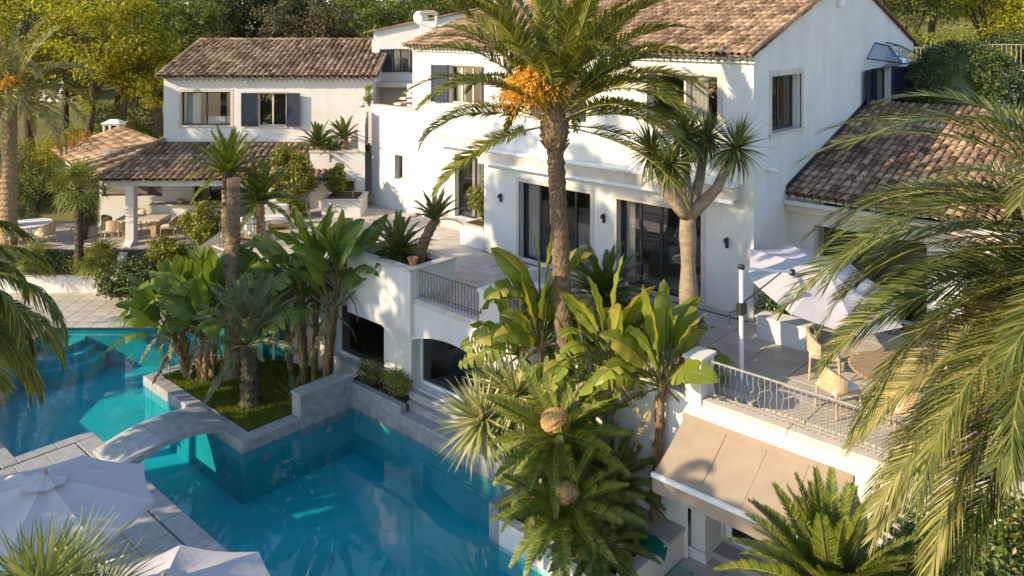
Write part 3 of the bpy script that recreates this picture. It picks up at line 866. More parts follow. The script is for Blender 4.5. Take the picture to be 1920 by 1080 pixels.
# roofs: front slope over the facade, set-back left slope, rear slope (bed only reaches the ridge)
sl_ = math.hypot(RY + .3, RZ - EZ + .1)
rf, _ = roof(H, (-9.75, -.32, EZ - .06), (1, 0, 0), (0, RY + .3, RZ - EZ + .12), 9.87, sl_, .2, .34, .096, name='front_roof')
ridge(rf, (-9.75, RY, RZ + .06), (.1, RY, RZ + .06))
vt = MB().tube([(.06, -.36, EZ - .02), (.06, RY, RZ + .06)], .075, 6).build('verge', 'roof_tile', rf)
rr_, _ = roof(H, (.12, 13.6, EZ - .06), (-1, 0, 0), (0, RY - 13.6, RZ - EZ + .12), 9.87, math.hypot(13.6 - RY, 2.3), .2, .34, .088, name='rear_roof', limit=20)
rl, _ = roof(H, (-15.35, 1.42, 6.66), (1, 0, 0), (0, RY - 1.4, 1.72), 5.6, math.hypot(RY - 1.4, 1.72), .2, .34, .096, name='left_roof')
ridge(rl, (-15.35, RY, 8.42), (-9.75, RY, 8.42))
MB().tri((-9.75, 1.5, 6.7), (-9.75, RY, 8.36), (-9.75, RY, RZ)).build('roof_cheek', 'stucco', H)
cornice(H, (-9.5, .0, EZ - .17), (1, 0, 0), (0, -1, 0), 9.5)
cornice(H, (-15.2, 1.75, 6.55), (1, 0, 0), (0, -1, 0), 5.6)
# glass canopy over the gable door
cn = thing('glass_canopy', 'small hipped glass and steel canopy over the gable door', 'canopy', (0, 9.55, 6.25))
C0 = [(0, -1.35, .12), (0.0, 1.35, .12), (1.15, 1.5, .0), (1.15, -1.5, .0)]
tp = [(.0, -.55, .62), (.0, .55, .62), (.45, .55, .52), (.45, -.55, .52)]
mb = MB()
segs = [(tp[0], tp[3]), (tp[1], tp[2]), (tp[3], tp[2]), (C0[0], tp[0]), (C0[1], tp[1]), (C0[3], tp[3]), (C0[2], tp[2]), (C0[0], C0[3]), (C0[3], C0[2]), (C0[2], C0[1])]
for a, b in segs: mb.tube([a, b], .022, 5)
mb.build('steel_frame', 'navy_paint', cn)
for q in ((tp[3], tp[2], C0[2], C0[3]), (tp[0], tp[3], C0[3], C0[0]), (tp[2], tp[1], C0[1], C0[2]), (tp[0], tp[1], tp[2], tp[3])):
    MB().quad(*q).build('glass_pane', 'canopy_glass', cn)
for yy in (-.9, -.5, -.1, .4, .8):
    MB().tube([(.02, yy, -.25), (.25, yy, -.22), (.5, yy, -.08), (.65, yy, .06)], .014, 5).build('bracket', 'navy_paint', cn)

# stair block left of the house: a rendered stair wall with stone treads behind it
st = thing('outdoor_staircase', 'projecting stone stair treads behind the white stair wall', 'staircase', (-16.6, 3.0, 3.6))
ST = Matrix.Translation((16.6, -3.0, -3.6))
MB(ST).bbox(-17.72, -15.16, 1.70, 2.05, 4.102, 4.16, .01).build('wall_cap', 'trim_stone', st)
for k in range(6):
    x = -16.9 + .32 * k; z = 4.02 + .24 * k
    MB(ST).bbox(x - .2, x + .26, 2.1, 3.6, z - .07, z, .01).build('stair_tread', 'trim_stone', st)
MB(ST).prism([(-17.7, 3.62), (-15.16, 3.62), (-15.16, 3.8), (-17.7, 3.8)], 2.5, 4.9).build('stair_wall', 'stucco', st)
MB(ST).box(-17.7, -15.16, 2.05, 3.6, 3.4, 3.75).build('stair_soffit', 'stucco', st)

# ------------------------------------------------------------------ right hand lean-to with tiled roof
LT = thing('lean_to', 'single storey lean-to with weathered tiled roof against the gable wall', 'house', (0, 2, 0))
LTM = Matrix.Translation((0, -2, 0))
def PLT(s, d, z): return (s, .35 + d, z)
mb = MB()
wall_open(mb, PLT, .002, 7.5, 0, 2.6, [(.6, 3.4, 0, 2.1), (4.2, 6.4, .3, 2.1)], .3)
mb.build('wall', 'stucco', LT)
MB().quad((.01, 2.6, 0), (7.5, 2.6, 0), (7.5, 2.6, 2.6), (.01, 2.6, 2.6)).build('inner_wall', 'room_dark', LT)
lr, _ = roof(LT, (.0, -.05, 2.94), (1, 0, 0), (0, 1, .303), 8.0, 6.9, .205, .36, .092, name='tiled_roof')
fl = MB(); A0 = Vector((.004, -.05, 2.99)); A1 = Vector((.004, 6.5, 2.99 + 6.55 * .303))
fl.add([A0, A1, A1 + Vector((0, 0, .16)), A0 + Vector((0, 0, .16)), A0 + Vector((.05, 0, 0)), A1 + Vector((.05, 0, 0)), A1 + Vector((.05, 0, .15)), A0 + Vector((.05, 0, .15))],
       [(4, 5, 6, 7), (3, 2, 6, 7), (0, 3, 7, 4), (1, 5, 6, 2)])
fl.build('lead_flashing', 'dark_metal', lr)
g = MB(); g.box(.02, 8, -.22, -.1, 2.68, 2.78); g.build('gutter', 'gutter', LT)
MB().bbox(.02, 7.9, -.09, .34, 2.48, 2.67, .01).build('eave_beam', 'trim_stone', LT)
cornice(LT, (0.05, .3, 2.80), (1, 0, 0), (0, -1, 0), 7.6, .205, 1)
LT.location.y = 1.98

# ------------------------------------------------------------------ side wing, square to the view
WZ = -1.38
wing = thing('side_wing', 'long white side wing with weathered tiled roof and navy shutters', 'house', (*cw(-15.6, 36), WZ), YAW)
WM = Matrix.Translation((15.6, -36, -WZ))
def PW(s, d, z): return tuple(WM @ Vector((s, 36 + d, z)))
mb = MB()
OPW = [(-14.78, -12.58, 2.97, 4.47), (-11.36, -10.08, 2.93, 4.43), (-18.3, -17.0, -.2, .95), (-16.9, -15.6, -.2, .95), (-14.2, -12.2, -1.3, .95)]
wall_open(mb, PW, -15.56, -6.2, WZ, 5.22, OPW[:2] + OPW[4:], .22)
wall_open(mb, PW, -18.4, -15.56, WZ, 1.9, OPW[2:4], .22)
def WQ(a, b, c, d): mb.quad(*[tuple(WM @ Vector(p)) for p in (a, b, c, d)])
WQ((-6.2, 36, WZ), (-6.2, 45, WZ), (-6.2, 45, 5.22), (-6.2, 36, 5.22))
WQ((-15.56, 45, WZ), (-15.56, 36, WZ), (-15.56, 36, 5.22), (-15.56, 45, 5.22))
WQ((-15.56, 45, WZ), (-6.2, 45, WZ), (-6.2, 45, 5.22), (-15.56, 45, 5.22))
mb.tri(*[tuple(WM @ Vector(p)) for p in ((-6.2, 36, 5.22), (-6.2, 45, 5.22), (-6.2, 40.6, 6.55))])
mb.tri(*[tuple(WM @ Vector(p)) for p in ((-15.56, 36, 5.22), (-15.56, 45, 5.22), (-15.56, 40.6, 6.55))])
mb.build('wall', 'stucco', wing)
mb = MB()
WQ((-15.5, 38.6, WZ), (-6.3, 38.6, WZ), (-6.3, 38.6, 5.2), (-15.5, 38.6, 5.2))
WQ((-19, 36.9, WZ), (-15.6, 36.9, WZ), (-15.6, 36.9, 1.2), (-19, 36.9, 1.2))
WQ((-11.9, 36.3, WZ), (-11.9, 38.6, WZ), (-11.9, 38.6, 5.2), (-11.9, 36.3, 5.2))
mb.build('inner_wall', 'room', wing)
window(wing, PW, *OPW[0], .2, 2, 'dark_metal', .13, True, [(.0, .34)], name='upper_window')
window(wing, PW, *OPW[1], .2, 2, 'trim_stone', .06, True, None, name='upper_window')
window(wing, PW, *OPW[2], .2, 1, 'dark_metal', 0, False, None, name='porch_window')
window(wing, PW, *OPW[3], .2, 1, 'dark_metal', 0, False, None, name='porch_window')
window(wing, PW, *OPW[4], .2, 3, 'dark_metal', .1, False, [(.1, .3)], name='porch_door')
shutter(wing, PW, -11.40, -12.02, 2.93, 4.43, .02, .04); shutter(wing, PW, -10.04, -9.42, 2.93, 4.43, .1, .06)
# lamp shades glowing is not seen; room things behind the big window
mb = MB(); mb.lathe([(.02, 0), (.22, .02), (.26, .12), (.14, .26), (.02, .28)], 12, tuple(WM @ Vector((-13.3, 37.2, 3.75)))); mb.tube([tuple(WM @ Vector((-13.3, 37.2, 4.03))), tuple(WM @ Vector((-13.3, 37.2, 5.1)))], .012, 4)
mb.build('pendant_lamp', 'rattan', wing)
mb = MB(); pbox(mb, PW, -13.9, -12.8, .5, 1.2, 2.7, 3.3); mb.build('armchair_back', 'cushion', wing)
# small wall light, security lamp
mb = MB(); pbox(mb, PW, -11.98, -11.82, -.12, 0, 4.86, 4.98); mb.build('wall_lamp', 'white_metal', wing)
uu = Vector((0, 4.9, 1.46)).normalized()
rw, _ = roof(wing, tuple(WM @ Vector((-15.75, 35.62, 5.18))), (1, 0, 0), uu, 9.75, 5.2, .25, .36, .105, name='main_roof')
ridge(rw, tuple(WM @ Vector((-15.75, 40.62, 6.70))), tuple(WM @ Vector((-6.0, 40.62, 6.70))))
MB().tube([tuple(WM @ Vector((-6.02, 35.6, 5.22))), tuple(WM @ Vector((-6.02, 40.6, 6.7)))], .08, 6).build('verge', 'roof_tile', rw)
MB().tube([tuple(WM @ Vector((-15.73, 35.6, 5.22))), tuple(WM @ Vector((-15.73, 40.6, 6.7)))], .08, 6).build('verge', 'roof_tile', rw)
b_ = MB(WM).slab((-15.75, 45.4, 5.2), (-6.0, 45.4, 5.2), (-6.0, 40.62, 6.64), (-15.75, 40.62, 6.64), .06); b_.build('rear_roof', 'tile_bed', wing)
cornice(wing, tuple(WM @ Vector((-15.6, 36, 5.06))), (1, 0, 0), (0, -1, 0), 9.5, .25, 2, .085)

# porch with hipped tiled roof
po = thing('porch', 'open dining porch with hipped tiled roof on square white columns', 'porch', (*cw(-13, 33), WZ), YAW)
PM = Matrix.Translation((13, -33, -WZ))
def L_(p): return tuple(PM @ Vector(p))
O_ = Vector((-16.6, 32.25, 1.27)); H_ = Vector((-15.6, 36.0, 2.24))
up = Vector((0, 3.75, .97)); lu = up.length
rp_, _ = roof(po, L_(O_), (1, 0, 0), up, 9.6, lu, .26, .36, .108, name='front_roof', poly=[(0, 0), (9.6, 0), (9.6, lu), (1.0, lu)])
ridge(rp_, L_((-16.6, 32.2, 1.36)), L_((-15.55, 36, 2.33)), .12)
# left slope: along the edge O_ -> E2
E2 = Vector((-22.3, 39.2, 1.30)); H2 = Vector((-17.6, 41.0, 2.1))
Aa = (E2 - O_); laa = Aa.length; Aa.normalize()
perp = (H_ - O_) - Aa * (H_ - O_).dot(Aa)
Uu = perp.normalized(); h = perp.length
rq, _ = roof(po, L_(O_), tuple(Aa), tuple(Uu), laa, h + .2, .24, .36, .105, name='left_roof', poly=[(0, 0), (laa, 0), (laa, h), ((H_ - O_).dot(Aa), h)])
MB(PM).box(-16.4, -7.05, 32.42, 32.62, .98, 1.24).build('eave_beam', 'stucco', po)
for x in (-15.35, -9.6):
    MB(PM).bbox(x - .17, x + .17, 32.35, 32.7, WZ, .98, .01).build('column', 'stucco', po)
MB(PM).bbox(-17.85, -17.45, 33.6, 34.0, WZ, 1.4, .01).build('column', 'stucco', po)
mb = MB(PM); mb.quad((-16.7, 33.0, WZ), (-21.9, 39.3, WZ), (-21.9, 39.3, 1.2), (-16.7, 33.0, 1.2)); 
mb = MB(PM); mb.quad((-20.6, 37.6, -.2), (-21.9, 39.3, -.2), (-21.9, 39.3, 1.25), (-20.6, 37.6, 1.25)); mb.build('side_wall', 'stucco', po)
# bar counter
MB(PM).bbox(-15.5, -12.4, 34.7, 35.15, WZ, -.32, .01).build('bar_counter', 'stucco', po)
MB(PM).bbox(-15.6, -12.3, 34.6, 35.25, -.318, -.26, .01).build('counter_top', 'trim_stone', po)
# porch floor
pf = struct(MB(Matrix.Translation((*cw(-13, 33), WZ)) @ Matrix.Rotation(YAW, 4, 'Z') @ PM).prism([(-24, 31.9), (-9.0, 31.9), (-9.0, 36.2), (-17, 36.2), (-24, 37)], WZ - .8, WZ - .05).build('porch_floor', 'joint_dark'), 'paved floor of the dining porch', 'floor')
ox, oy = cw(-21.6, 31.92)
rot_slabs(pf, (ox, oy, 0), YAW, 16, 6, .79, .7, WZ, 'travertine', lambda x, y: True)
# white sloping stair cheek in front of the porch
ck = thing('stair_cheek', 'white sloping stair wall beside the porch column', 'wall', (*cw(-15.35, 31.5), WZ), YAW)
ckm = MB()
ckm.add([(-.15, .8, 0), (.17, .8, 0), (.17, .8, .22), (-.15, .8, .22), (-.25, -.5, -1.3), (.07, -.5, -1.3), (.07, -.5, -1.0), (-.25, -.5, -1.0), (-.15, .8, -1.6), (.17, .8, -1.6), (-.25, -.5, -1.7), (.07, -.5, -1.7)],
        [(3, 2, 6, 7), (8, 3, 7, 10), (9, 11, 6, 2), (10, 7, 6, 11), (0, 1, 2, 3)])
ckm.build('cheek', 'stucco', ck)
# low retaining wall between garden bed and pool patio
gw = thing('garden_wall', 'low white rendered retaining wall behind the pool patio', 'wall', (*cw(-17, 31.0), DECK), YAW)
MB().bbox(-3.8, 2.2, .6, .85, -.1, .66, .01).build('wall', 'stucco', gw)
MB().bbox(-3.85, 2.25, .56, .90, .662, .72, .01).build('wall_cap', 'trim_stone', gw)

# beige block with planter roof garden between wing and stair wall
bb = thing('corner_block', 'pale rendered corner block with a roof planter of cycads', 'house', (*cw(-7.2, 33), 0), YAW)
BM = Matrix.Translation((7.2, -33, 0))
def PB(s, d, z): return tuple(BM @ Vector((s, 33 + d, z)))
mb = MB()
wall_open(mb, PB, -8.28, -6.02, -.05, 2.24, [(-6.92, -6.45, .58, 1.08)], .18)
wall_open(mb, PB, -6.30, -6.02, 2.24, 4.08, [], .1)
mb.quad(PB(-8.28, 0, -.05), PB(-8.28, 3, -.05), PB(-8.28, 3, 2.24), PB(-8.28, 0, 2.24))
mb.quad(PB(-6.30, 0, 2.24), PB(-6.30, 1.5, 2.24), PB(-6.30, 1.5, 4.08), PB(-6.30, 0, 4.08))
mb.build('wall', 'stucco', bb)
window(bb, PB, -6.92, -6.45, .58, 1.08, .15, 1, 'trim_stone', .09, False, None, name='small_window', fw=.03)
mb = MB(); pbox(mb, PB, -6.95, -6.4, .2, .22, .5, 1.2); mb.build('inner_wall', 'room', bb)
mb = MB(); pbox(mb, PB, -8.32, -6.02, -.04, .22, 2.242, 2.30); mb.build('parapet_cap', 'trim_stone', bb)
mb = MB(); pbox(mb, PB, -8.2, -6.32, .22, 2.9, 1.9, 2.2); mb.build('soil', 'soil', bb)
for k in range(7):
    mb = MB(); pbox(mb, PB, -6.9 + .06 * k, -6.32, .35 + .3 * k, .66 + .3 * k, 2.2 + .02 * k, 2.34 + .22 * k); mb.build('stair_step', 'trim_stone', bb)
# low rendered planter at its foot
lp = thing('low_planter', 'low white planter box at the foot of the corner block', 'planter', (*cw(-6.5, 31.5), 0), YAW)
mb = MB(); mb.bbox(-.9, .62, -.2, 1.3, -.03, .62, .01); mb.build('box', 'stucco', lp)
MB().bbox(-.95, .67, -.25, 1.35, .622, .68, .01).build('rim', 'trim_stone', lp)
MB().bbox(-.75, .47, -.05, 1.15, .60, .70, .01).build('soil', 'soil', lp)
MB().tube([(.25, .2, .7), (.25, .2, .95)], .03, 6).build('red_flower', 'terracotta', lp)

# far block with shuttered window between wing and main house
fb = thing('far_block', 'small rear block with shuttered window above the stairs', 'house', (*cw(-5.5, 38.5), 3), YAW)
FM = Matrix.Translation((5.5, -38.5, -3))
def PFb(s, d, z): return tuple(FM @ Vector((s, 38.5 + d, z)))
mb = MB()
wall_open(mb, PFb, -6.7, -3.5, 2.0, 6.75, [(-5.72, -4.92, 5.2, 6.3)], .2)
mb.build('wall', 'stucco', fb)
window(fb, PFb, -5.72, -4.92, 5.2, 6.3, .18, 2, 'dark_metal', .05, True, [(.0, .55)], name='shuttered_window')
shutter(fb, PFb, -5.76, -6.25, 5.2, 6.3, .02, .04); shutter(fb, PFb, -4.88, -4.35, 5.2, 6.3, .1, .1)
mb = MB(); pbox(mb, PFb, -6.6, -3.6, 1.2, 1.25, 4, 6.7); mb.build('inner_wall', 'room', fb)
mb = MB(FM); mb.add([(-6.75, 39.3, 6.3), (-1.5, 39.3, 6.3), (-1.5, 39.3, 8.2), (-4.9, 39.3, 7.55), (-6.75, 39.3, 7.15)], [(0, 1, 2, 3, 4)]); mb.build('upper_wall', 'stucco', fb)
mb = MB(FM); mb.slab((-7.0, 39.1, 7.17), (-1.4, 39.1, 8.35), (-1.4, 42, 8.35), (-7.0, 42, 7.17), .07); mb.build('roof_edge', 'roof_tile', fb)
mb = MB(); pbox(mb, PFb, -6.2, -3.9, -1.6, .0, 4.6, 4.8); mb.build('landing', 'trim_stone', fb)
# chimney, dish, far-left chimney
def chimney(name, label, loc, rz, w, d, h, capm='roof_tile'):
    t = thing(name, label, 'chimney', loc, rz)
    MB().bbox(-w / 2, w / 2, -d / 2, d / 2, 0, h * .66, .01).build('stack', 'stucco', t)
    mb = MB()
    for sx in (-1, 1):
        for sy in (-1, 1):
            mb.box(sx * w / 2 - (.09 if sx > 0 else 0), sx * w / 2 + (.09 if sx < 0 else 0), sy * d / 2 - (.09 if sy > 0 else 0), sy * d / 2 + (.09 if sy < 0 else 0), h * .662, h * .86)
    mb.build('vent_pillars', 'stucco', t)
    mb = MB(); mb.box(-w / 2 - .05, w / 2 + .05, -d / 2 - .05, d / 2 + .05, h * .862, h * .9); mb.build('cap_plate', 'stucco', t)
    mb = MB(); mb.add([(-w / 2 - .1, -d / 2 - .1, h * .902), (w / 2 + .1, -d / 2 - .1, h * .902), (w / 2 + .1, d / 2 + .1, h * .902), (-w / 2 - .1, d / 2 + .1, h * .902), (-w / 4, 0, h), (w / 4, 0, h)],
                      [(0, 1, 5, 4), (1, 2, 5), (2, 3, 4, 5), (3, 0, 4), (3, 2, 1, 0)])
    mb.build('cap', capm, t)
    return t
chimney('chimney', 'white chimney with tiled cap beside the satellite dish', (*cw(-3.85, 37.5), 6.6), YAW, .75, .6, 1.55)
chimney('chimney', 'white slotted chimney rising behind the porch roof by the trees', (*cw(-20.5, 41.5), .6), YAW, .8, .7, 2.0, 'stucco')
sd = thing('satellite_dish', 'pale grey satellite dish on the roof beside the chimney', 'satellite dish', (*cw(-4.25, 37.3), 6.9), YAW)
MB().tube([(0, .2, 0), (0, .2, .8)], .03, 6).build('mast', 'white_metal', sd)
mb = MB(Matrix.Translation((0, .1, .85)) @ Matrix.Rotation(R(-68), 4, 'X') @ Matrix.Rotation(R(12), 4, 'Y'))
prof = [(.02, -.07), (.15, -.055), (.28, -.01), (.36, .04), (.365, .05), (.28, .0), (.02, -.055)]
mb.lathe(prof, 24); mb.build('reflector', 'dish', sd, smooth=True)
MB().tube([(.0, .05, .5), (.15, -.4, .72)], .012, 5).build('feed_arm', 'iron', sd)

# ------------------------------------------------------------------ balustrades
def baluster_mesh(name, h, wav, r, matn):
    n = 14 if wav else 2
    pts = []
    for i in range(n):
        t = i / (n - 1)
        pts.append((math.sin(t * 2 * PI * 2.0) * .022 * wav * math.sin(PI * t) ** .5, 0, t * h))
    return MB().tube(pts, r, 5).mesh(name, matn, True)
def railing(name, label, p0, p1, h, matn, post=True, sp=.115, r=.011, group=None):
    p0, p1 = Vector(p0), Vector(p1)
    L = (p1 - p0).length; rz = math.atan2(p1.y - p0.y, p1.x - p0.x)
    t = thing(name, label, 'railing', tuple(p0), rz, group)
    MB().bbox(0, L, -.022, .022, h - .018, h + .012, .006).build('handrail', matn, t)
    MB().bbox(0, L, -.014, .014, .055, .075, .004).build('bottom_rail', matn, t)
    ms, mw = baluster_mesh('baluster', h - .02 - .0, 0, r, matn), baluster_mesh('baluster', h - .02, 1, r, matn)
    n = max(2, int(L / sp))
    for i in range(n + 1):
        link(mw if i % 2 else ms, 'baluster', t, Matrix.Translation((min(L - .01, max(.01, i * L / n)), 0, 0)))
    return t
railing('terrace_railing', 'dark wrought iron railing between the cycad planter and the square white pier', (-7.38, -4.68, .10), (-4.92, -4.68, .10), .72, 'iron')
railing('terrace_railing', 'short wrought iron railing left of the cycad planter behind the banana plants', (-11.5, -4.68, .10), (-10.28, -4.68, .10), .82, 'iron')
railing('terrace_railing', 'wrought iron railing behind the tall date palm trunk', (-4.16, -4.68, .10), (.88, -4.68, .10), .72, 'iron')
railing('terrace_railing', 'pale wrought iron railing with wavy bars above the beige awning', (1.3, -4.68, .10), (4.7, -4.68, .10), .72, 'iron_pale', r=.008)
a_, b_ = cw(-9.8, 27.0), cw(-8.3, 27.0)
railing('terrace_railing', 'short dark railing beside the lounge chair at the left end of the terrace', (a_[0], a_[1], .0), (b_[0], b_[1], .0), .8, 'iron')
a_, b_ = cw(18.6, 31.5), cw(23.5, 30.0)
uw = thing('garden_retaining_wall', 'white wall on the upper garden at the far right edge', 'wall', (*cw(18.4, 31.7), 4.4), YAW - .3)
MB().bbox(-.2, 5.5, -.1, .2, -1.5, 1.30, .01).build('wall', 'stucco', uw)
MB().bbox(-1.0, -.21, -.2, .25, -1.5, 2.25, .01).build('pier', 'stucco', uw)
railing('terrace_railing', 'pale wrought iron railing turning the terrace corner beside the slatted table', (4.75, -4.66, .02), (7.4, -2.95, .02), .8, 'iron_pale', r=.008)
railing('garden_railing', 'pale iron railing with wavy bars on the upper garden wall', (*cw(18.5, 31.65), 5.7), (*cw(23.2, 30.2), 5.7), 1.0, 'iron_pale', sp=.16, r=.016)
railing('garden_railing', 'short iron railing left of the white pier in the upper garden', (*cw(15.2, 32.4), 5.55), (*cw(17.3, 32.0), 5.55), 1.0, 'iron_pale', sp=.16, r=.014)

# ------------------------------------------------------------------ awning over the lower court
aw = thing('awning', 'large beige fabric awning with valance over the lower court', 'awning', (2.5, -4.9, -3.2))
AM = Matrix.Translation((-2.5, 4.9, 3.2))
AX0, AX1 = .85, 4.15
yb, yf, zb, zf = -4.87, -6.0, -.40, -1.05
n = 12
mb = MB(AM); vs = []
for i in range(n + 1):
    for j in range(5):
        x = AX0 + (AX1 - AX0) * i / n; t = j / 4
        sag = -.035 * math.sin(PI * t) * (1 + .35 * math.cos(i * 1.57))
        vs.append((x, yb + (yf - yb) * t, zb + (zf - zb) * t + sag))
mb.add(vs, [(i * 5 + j, i * 5 + j + 1, i * 5 + j + 6, i * 5 + j + 5) for i in range(n) for j in range(4)])
mb.build('canopy', 'awning_cloth', aw, smooth=True)
for xs_m in (.28, .53, .77):
    xm = AX0 + (AX1 - AX0) * xs_m
    sm_b = MB(AM); sv = []
    for j in range(9):
        t = j / 8; z = zb + (zf - zb) * t - .035 * math.sin(PI * t) * .9 + .012
        sv += [(xm - .012, yb + (yf - yb) * t, z), (xm + .012, yb + (yf - yb) * t, z)]
    sm_b.add(sv, [(2 * j, 2 * j + 2, 2 * j + 3, 2 * j + 1) for j in range(8)])
    sm_b.build('seam', 'awning_cloth', aw)
MB(AM).bbox(AX0 - .02, AX1 + .02, yf - .06, yf + .02, zf - .05, zf + .03, .01).build('front_bar', 'white_metal', aw)
mb = MB(AM); vs = []
for i in range(41):
    x = AX0 + (AX1 - AX0) * i / 40
    vs += [(x, yf - .03, zf - .045), (x, yf - .03 - .01 * math.sin(i * .8), zf - .33)]
mb.add(vs, [(2 * i, 2 * i + 1, 2 * i + 3, 2 * i + 2) for i in range(40)])
mb.build('valance', 'awning_cloth', aw, smooth=True)
MB(AM).bbox(AX0 - .03, AX1 + .03, yb - .02, yb + .016, zb - .02, zb + .10, .01).build('wall_bar', 'awning_cloth', aw)
for x in (1.0, 3.8):
    MB(AM).tube([(x, yb + .05, zb - .3), (x + .25, (yb + yf) / 2, (zb + zf) / 2 - .22), (x, yf, zf - .03)], .025, 6).build('folding_arm', 'white_metal', aw)
# lower storey under the awning
ls = thing('lower_storey', 'shaded rendered lower storey with pillar and glazed door under the awning', 'house', (2.5, -4, -3.2))
LM = Matrix.Translation((-2.5, 4, 3.2))
mb = MB(LM)
def PLs(s, d, z): return tuple(LM @ Vector((s, -4.05 + d, z)))
mb.M = None
wall_open(mb, PLs, -.2, 7, -3.25, -.76, [(1.28, 3.0, -3.12, -.95)], .2)
mb.build('wall', 'stucco_grey', ls)
window(ls, PLs, 1.28, 3.0, -3.12, -.95, .18, 1, 'white_metal', 0, False, None, name='glazed_door', fw=.12)
MB(LM).bbox(.92, 1.24, -4.72, -4.06, -3.2, -.77, .01).build('pillar', 'stucco', ls)
MB(LM).bbox(.85, 1.28, -4.78, -4.055, -3.2, -3.0, .01).build('pillar_base', 'stucco', ls)
MB(LM).bbox(1.1, 3.3, -4.5, -4.06, -3.2, -3.08, .01).build('door_step', 'granite', ls)
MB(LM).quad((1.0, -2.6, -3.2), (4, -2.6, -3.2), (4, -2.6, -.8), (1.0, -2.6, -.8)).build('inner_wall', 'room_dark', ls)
MB(LM).bbox(.62, .70, -4.10, -4.056, -1.75, -1.55, .01).build('switch_plate', 'dark_metal', ls)
# statue-like pale post with planter pot beside the bench
gp = thing('garden_post', 'small pale carved stone post standing on the planter bench', 'post', (.18, -4.75, -2.6))
MB().bbox(-.11, .11, -.11, .11, 0, 1.05, .02).build('shaft', 'trim_stone', gp)
MB().lathe([(.12, 0), (.17, .06), (.20, .16), (.13, .24), (.04, .30)], 10, (0, 0, 1.05)).build('finial', 'trim_stone', gp)
MB().lathe([(.05, 0), (.10, .03), (.12, .1), (.06, .18)], 8, (.14, -.03, .35)).build('spout', 'trim_stone', gp)
gc = MB(Matrix.Translation((0, 0, 0)))
gvs = []
for i in range(9):
    for j in range(7):
        x, y = -.32 + .08 * i, -.28 + .095 * j
        gvs.append((x, y, .03 + .025 * math.sin(3.1 * i) * math.cos(2.3 * j) - .25 * max(0, i - 5) ** 2 * .05))
gc.add(gvs, [(i * 7 + j, i * 7 + 7 + j, i * 7 + 8 + j, i * 7 + j + 1) for i in range(8) for j in range(6)])
go = gc.build('towel', 'green_cloth', None, True); go.location = (.62, -5.75, -2.63); go.rotation_euler = (0, 0, .4)
tag(go, 'dark green cloth lying on the planter bench below the awning', 'cloth')
# rounded white wall end right of the awning
we = thing('wall_end', 'white rendered wall end with rounded cap beside the ivy bank', 'wall', (4.75, -5.6, -3.2))
mb = MB(); mb.bbox(-.2, .2, -.4, .74, -.6, 1.75, .06); mb.build('wall', 'stucco', we)
mb = MB(); mb.lathe([(.22, 0), (.27, .05), (.26, .13), (.16, .2), (.02, .23)], 18, (0, -.3, 1.75)); mb.build('rounded_cap', 'stucco', we, True)

# ------------------------------------------------------------------ facade planter
fp = thing('facade_planter', 'white planter box beside the left glass door with a round bush', 'planter', (-10.1, .55, 0))
MB().bbox(-.55, .58, -.55, .75, -.02, .66, .01).build('box', 'stucco', fp)
MB().bbox(-.60, .585, -.60, .80, .662, .71, .01).build('rim', 'trim_stone', fp)
MB().bbox(-.40, .45, -.40, .60, .66, .73, .01).build('soil', 'soil', fp)

# ------------------------------------------------------------------ plant meshes
def frond_mesh(name, L, n, ll, elev, droop, lw, matn, seed=0, pet=.13, a0=62, a1=22, vee=.32, gdroop=.25, twist=.7, rr=.022, pw=1.35, tipf=.35, messy=.06, aj=5):
    """pinnate frond growing along +x from the origin; elev/droop in degrees"""
    rg = random.Random(seed)
    m = 26
    P = [Vector((0, 0, 0))]; T = []
    for i in range(m):
        t = i / (m - 1)
        a = R(elev - droop * t ** pw)
        d = Vector((math.cos(a), 0, math.sin(a)))
        T.append(d)
        if i < m - 1: P.append(P[-1] + d * (L / (m - 1)))
    mb = MB()
    mb.tube(P, [rr * (1 - .85 * i / (m - 1)) for i in range(m)], 4, False)
    nr = len(mb.f)
    def at(t):
        f = t * (m - 1); i = min(m - 2, int(f)); w = f - i
        return P[i].lerp(P[i + 1], w), T[i].lerp(T[i + 1], w).normalized()
    Y = Vector((0, 1, 0))
    for i in range(n):
        for s in (-1, 1):
            t = pet + (1 - pet) * (i + .5 + rg.uniform(-.3, .3)) / n
            t = min(t, .999)
            p, tg = at(t)
            N = Y.cross(tg) * -1
            if N.z < 0 and abs(elev) < 80: pass
            N = tg.cross(Y) * -1
            if N.dot(Vector((-tg.z, 0, tg.x))) < 0: N = -N
            q = (t - pet) / (1 - pet)
            ang = R(a0 + (a1 - a0) * q + rg.uniform(-aj, aj))
            prof = (.45 + .55 * math.sin(PI * min(1, q * 1.25 + .12)) if q < .5 else (1 - (1 - tipf) * ((q - .5) / .5) ** 1.5))
            l = ll * prof * rg.uniform(.88, 1.08)
            ve = vee + rg.uniform(-.14, .14)
            d = (tg * math.cos(ang) + Y * s * math.sin(ang) * math.cos(ve) + N * math.sin(ang) * math.sin(ve)).normalized()
            d = (d + Vector((rg.gauss(0, messy), rg.gauss(0, messy), rg.gauss(0, messy)))).normalized()
            wv = d.cross(N).normalized()
            wv = Matrix.Rotation(rg.uniform(-twist, twist), 3, d) @ wv
            w = lw * rg.uniform(.85, 1.15) * (.6 + .4 * prof)
            g = gdroop * l
            pm = p + d * l * .5 + Vector((0, 0, -g * .22)); pt = p + d * l * .97 + Vector((0, 0, -g))
            mb.add([p - wv * w * .3, p + wv * w * .3, pm + wv * w * .5, pm - wv * w * .5, pt], [(0, 1, 2, 3), (3, 2, 4)])
    me = mb.mesh(name, [matn, 'rachis'])
    me.polygons.foreach_set('material_index', [1 if i < nr else 0 for i in range(len(me.polygons))])
    return me
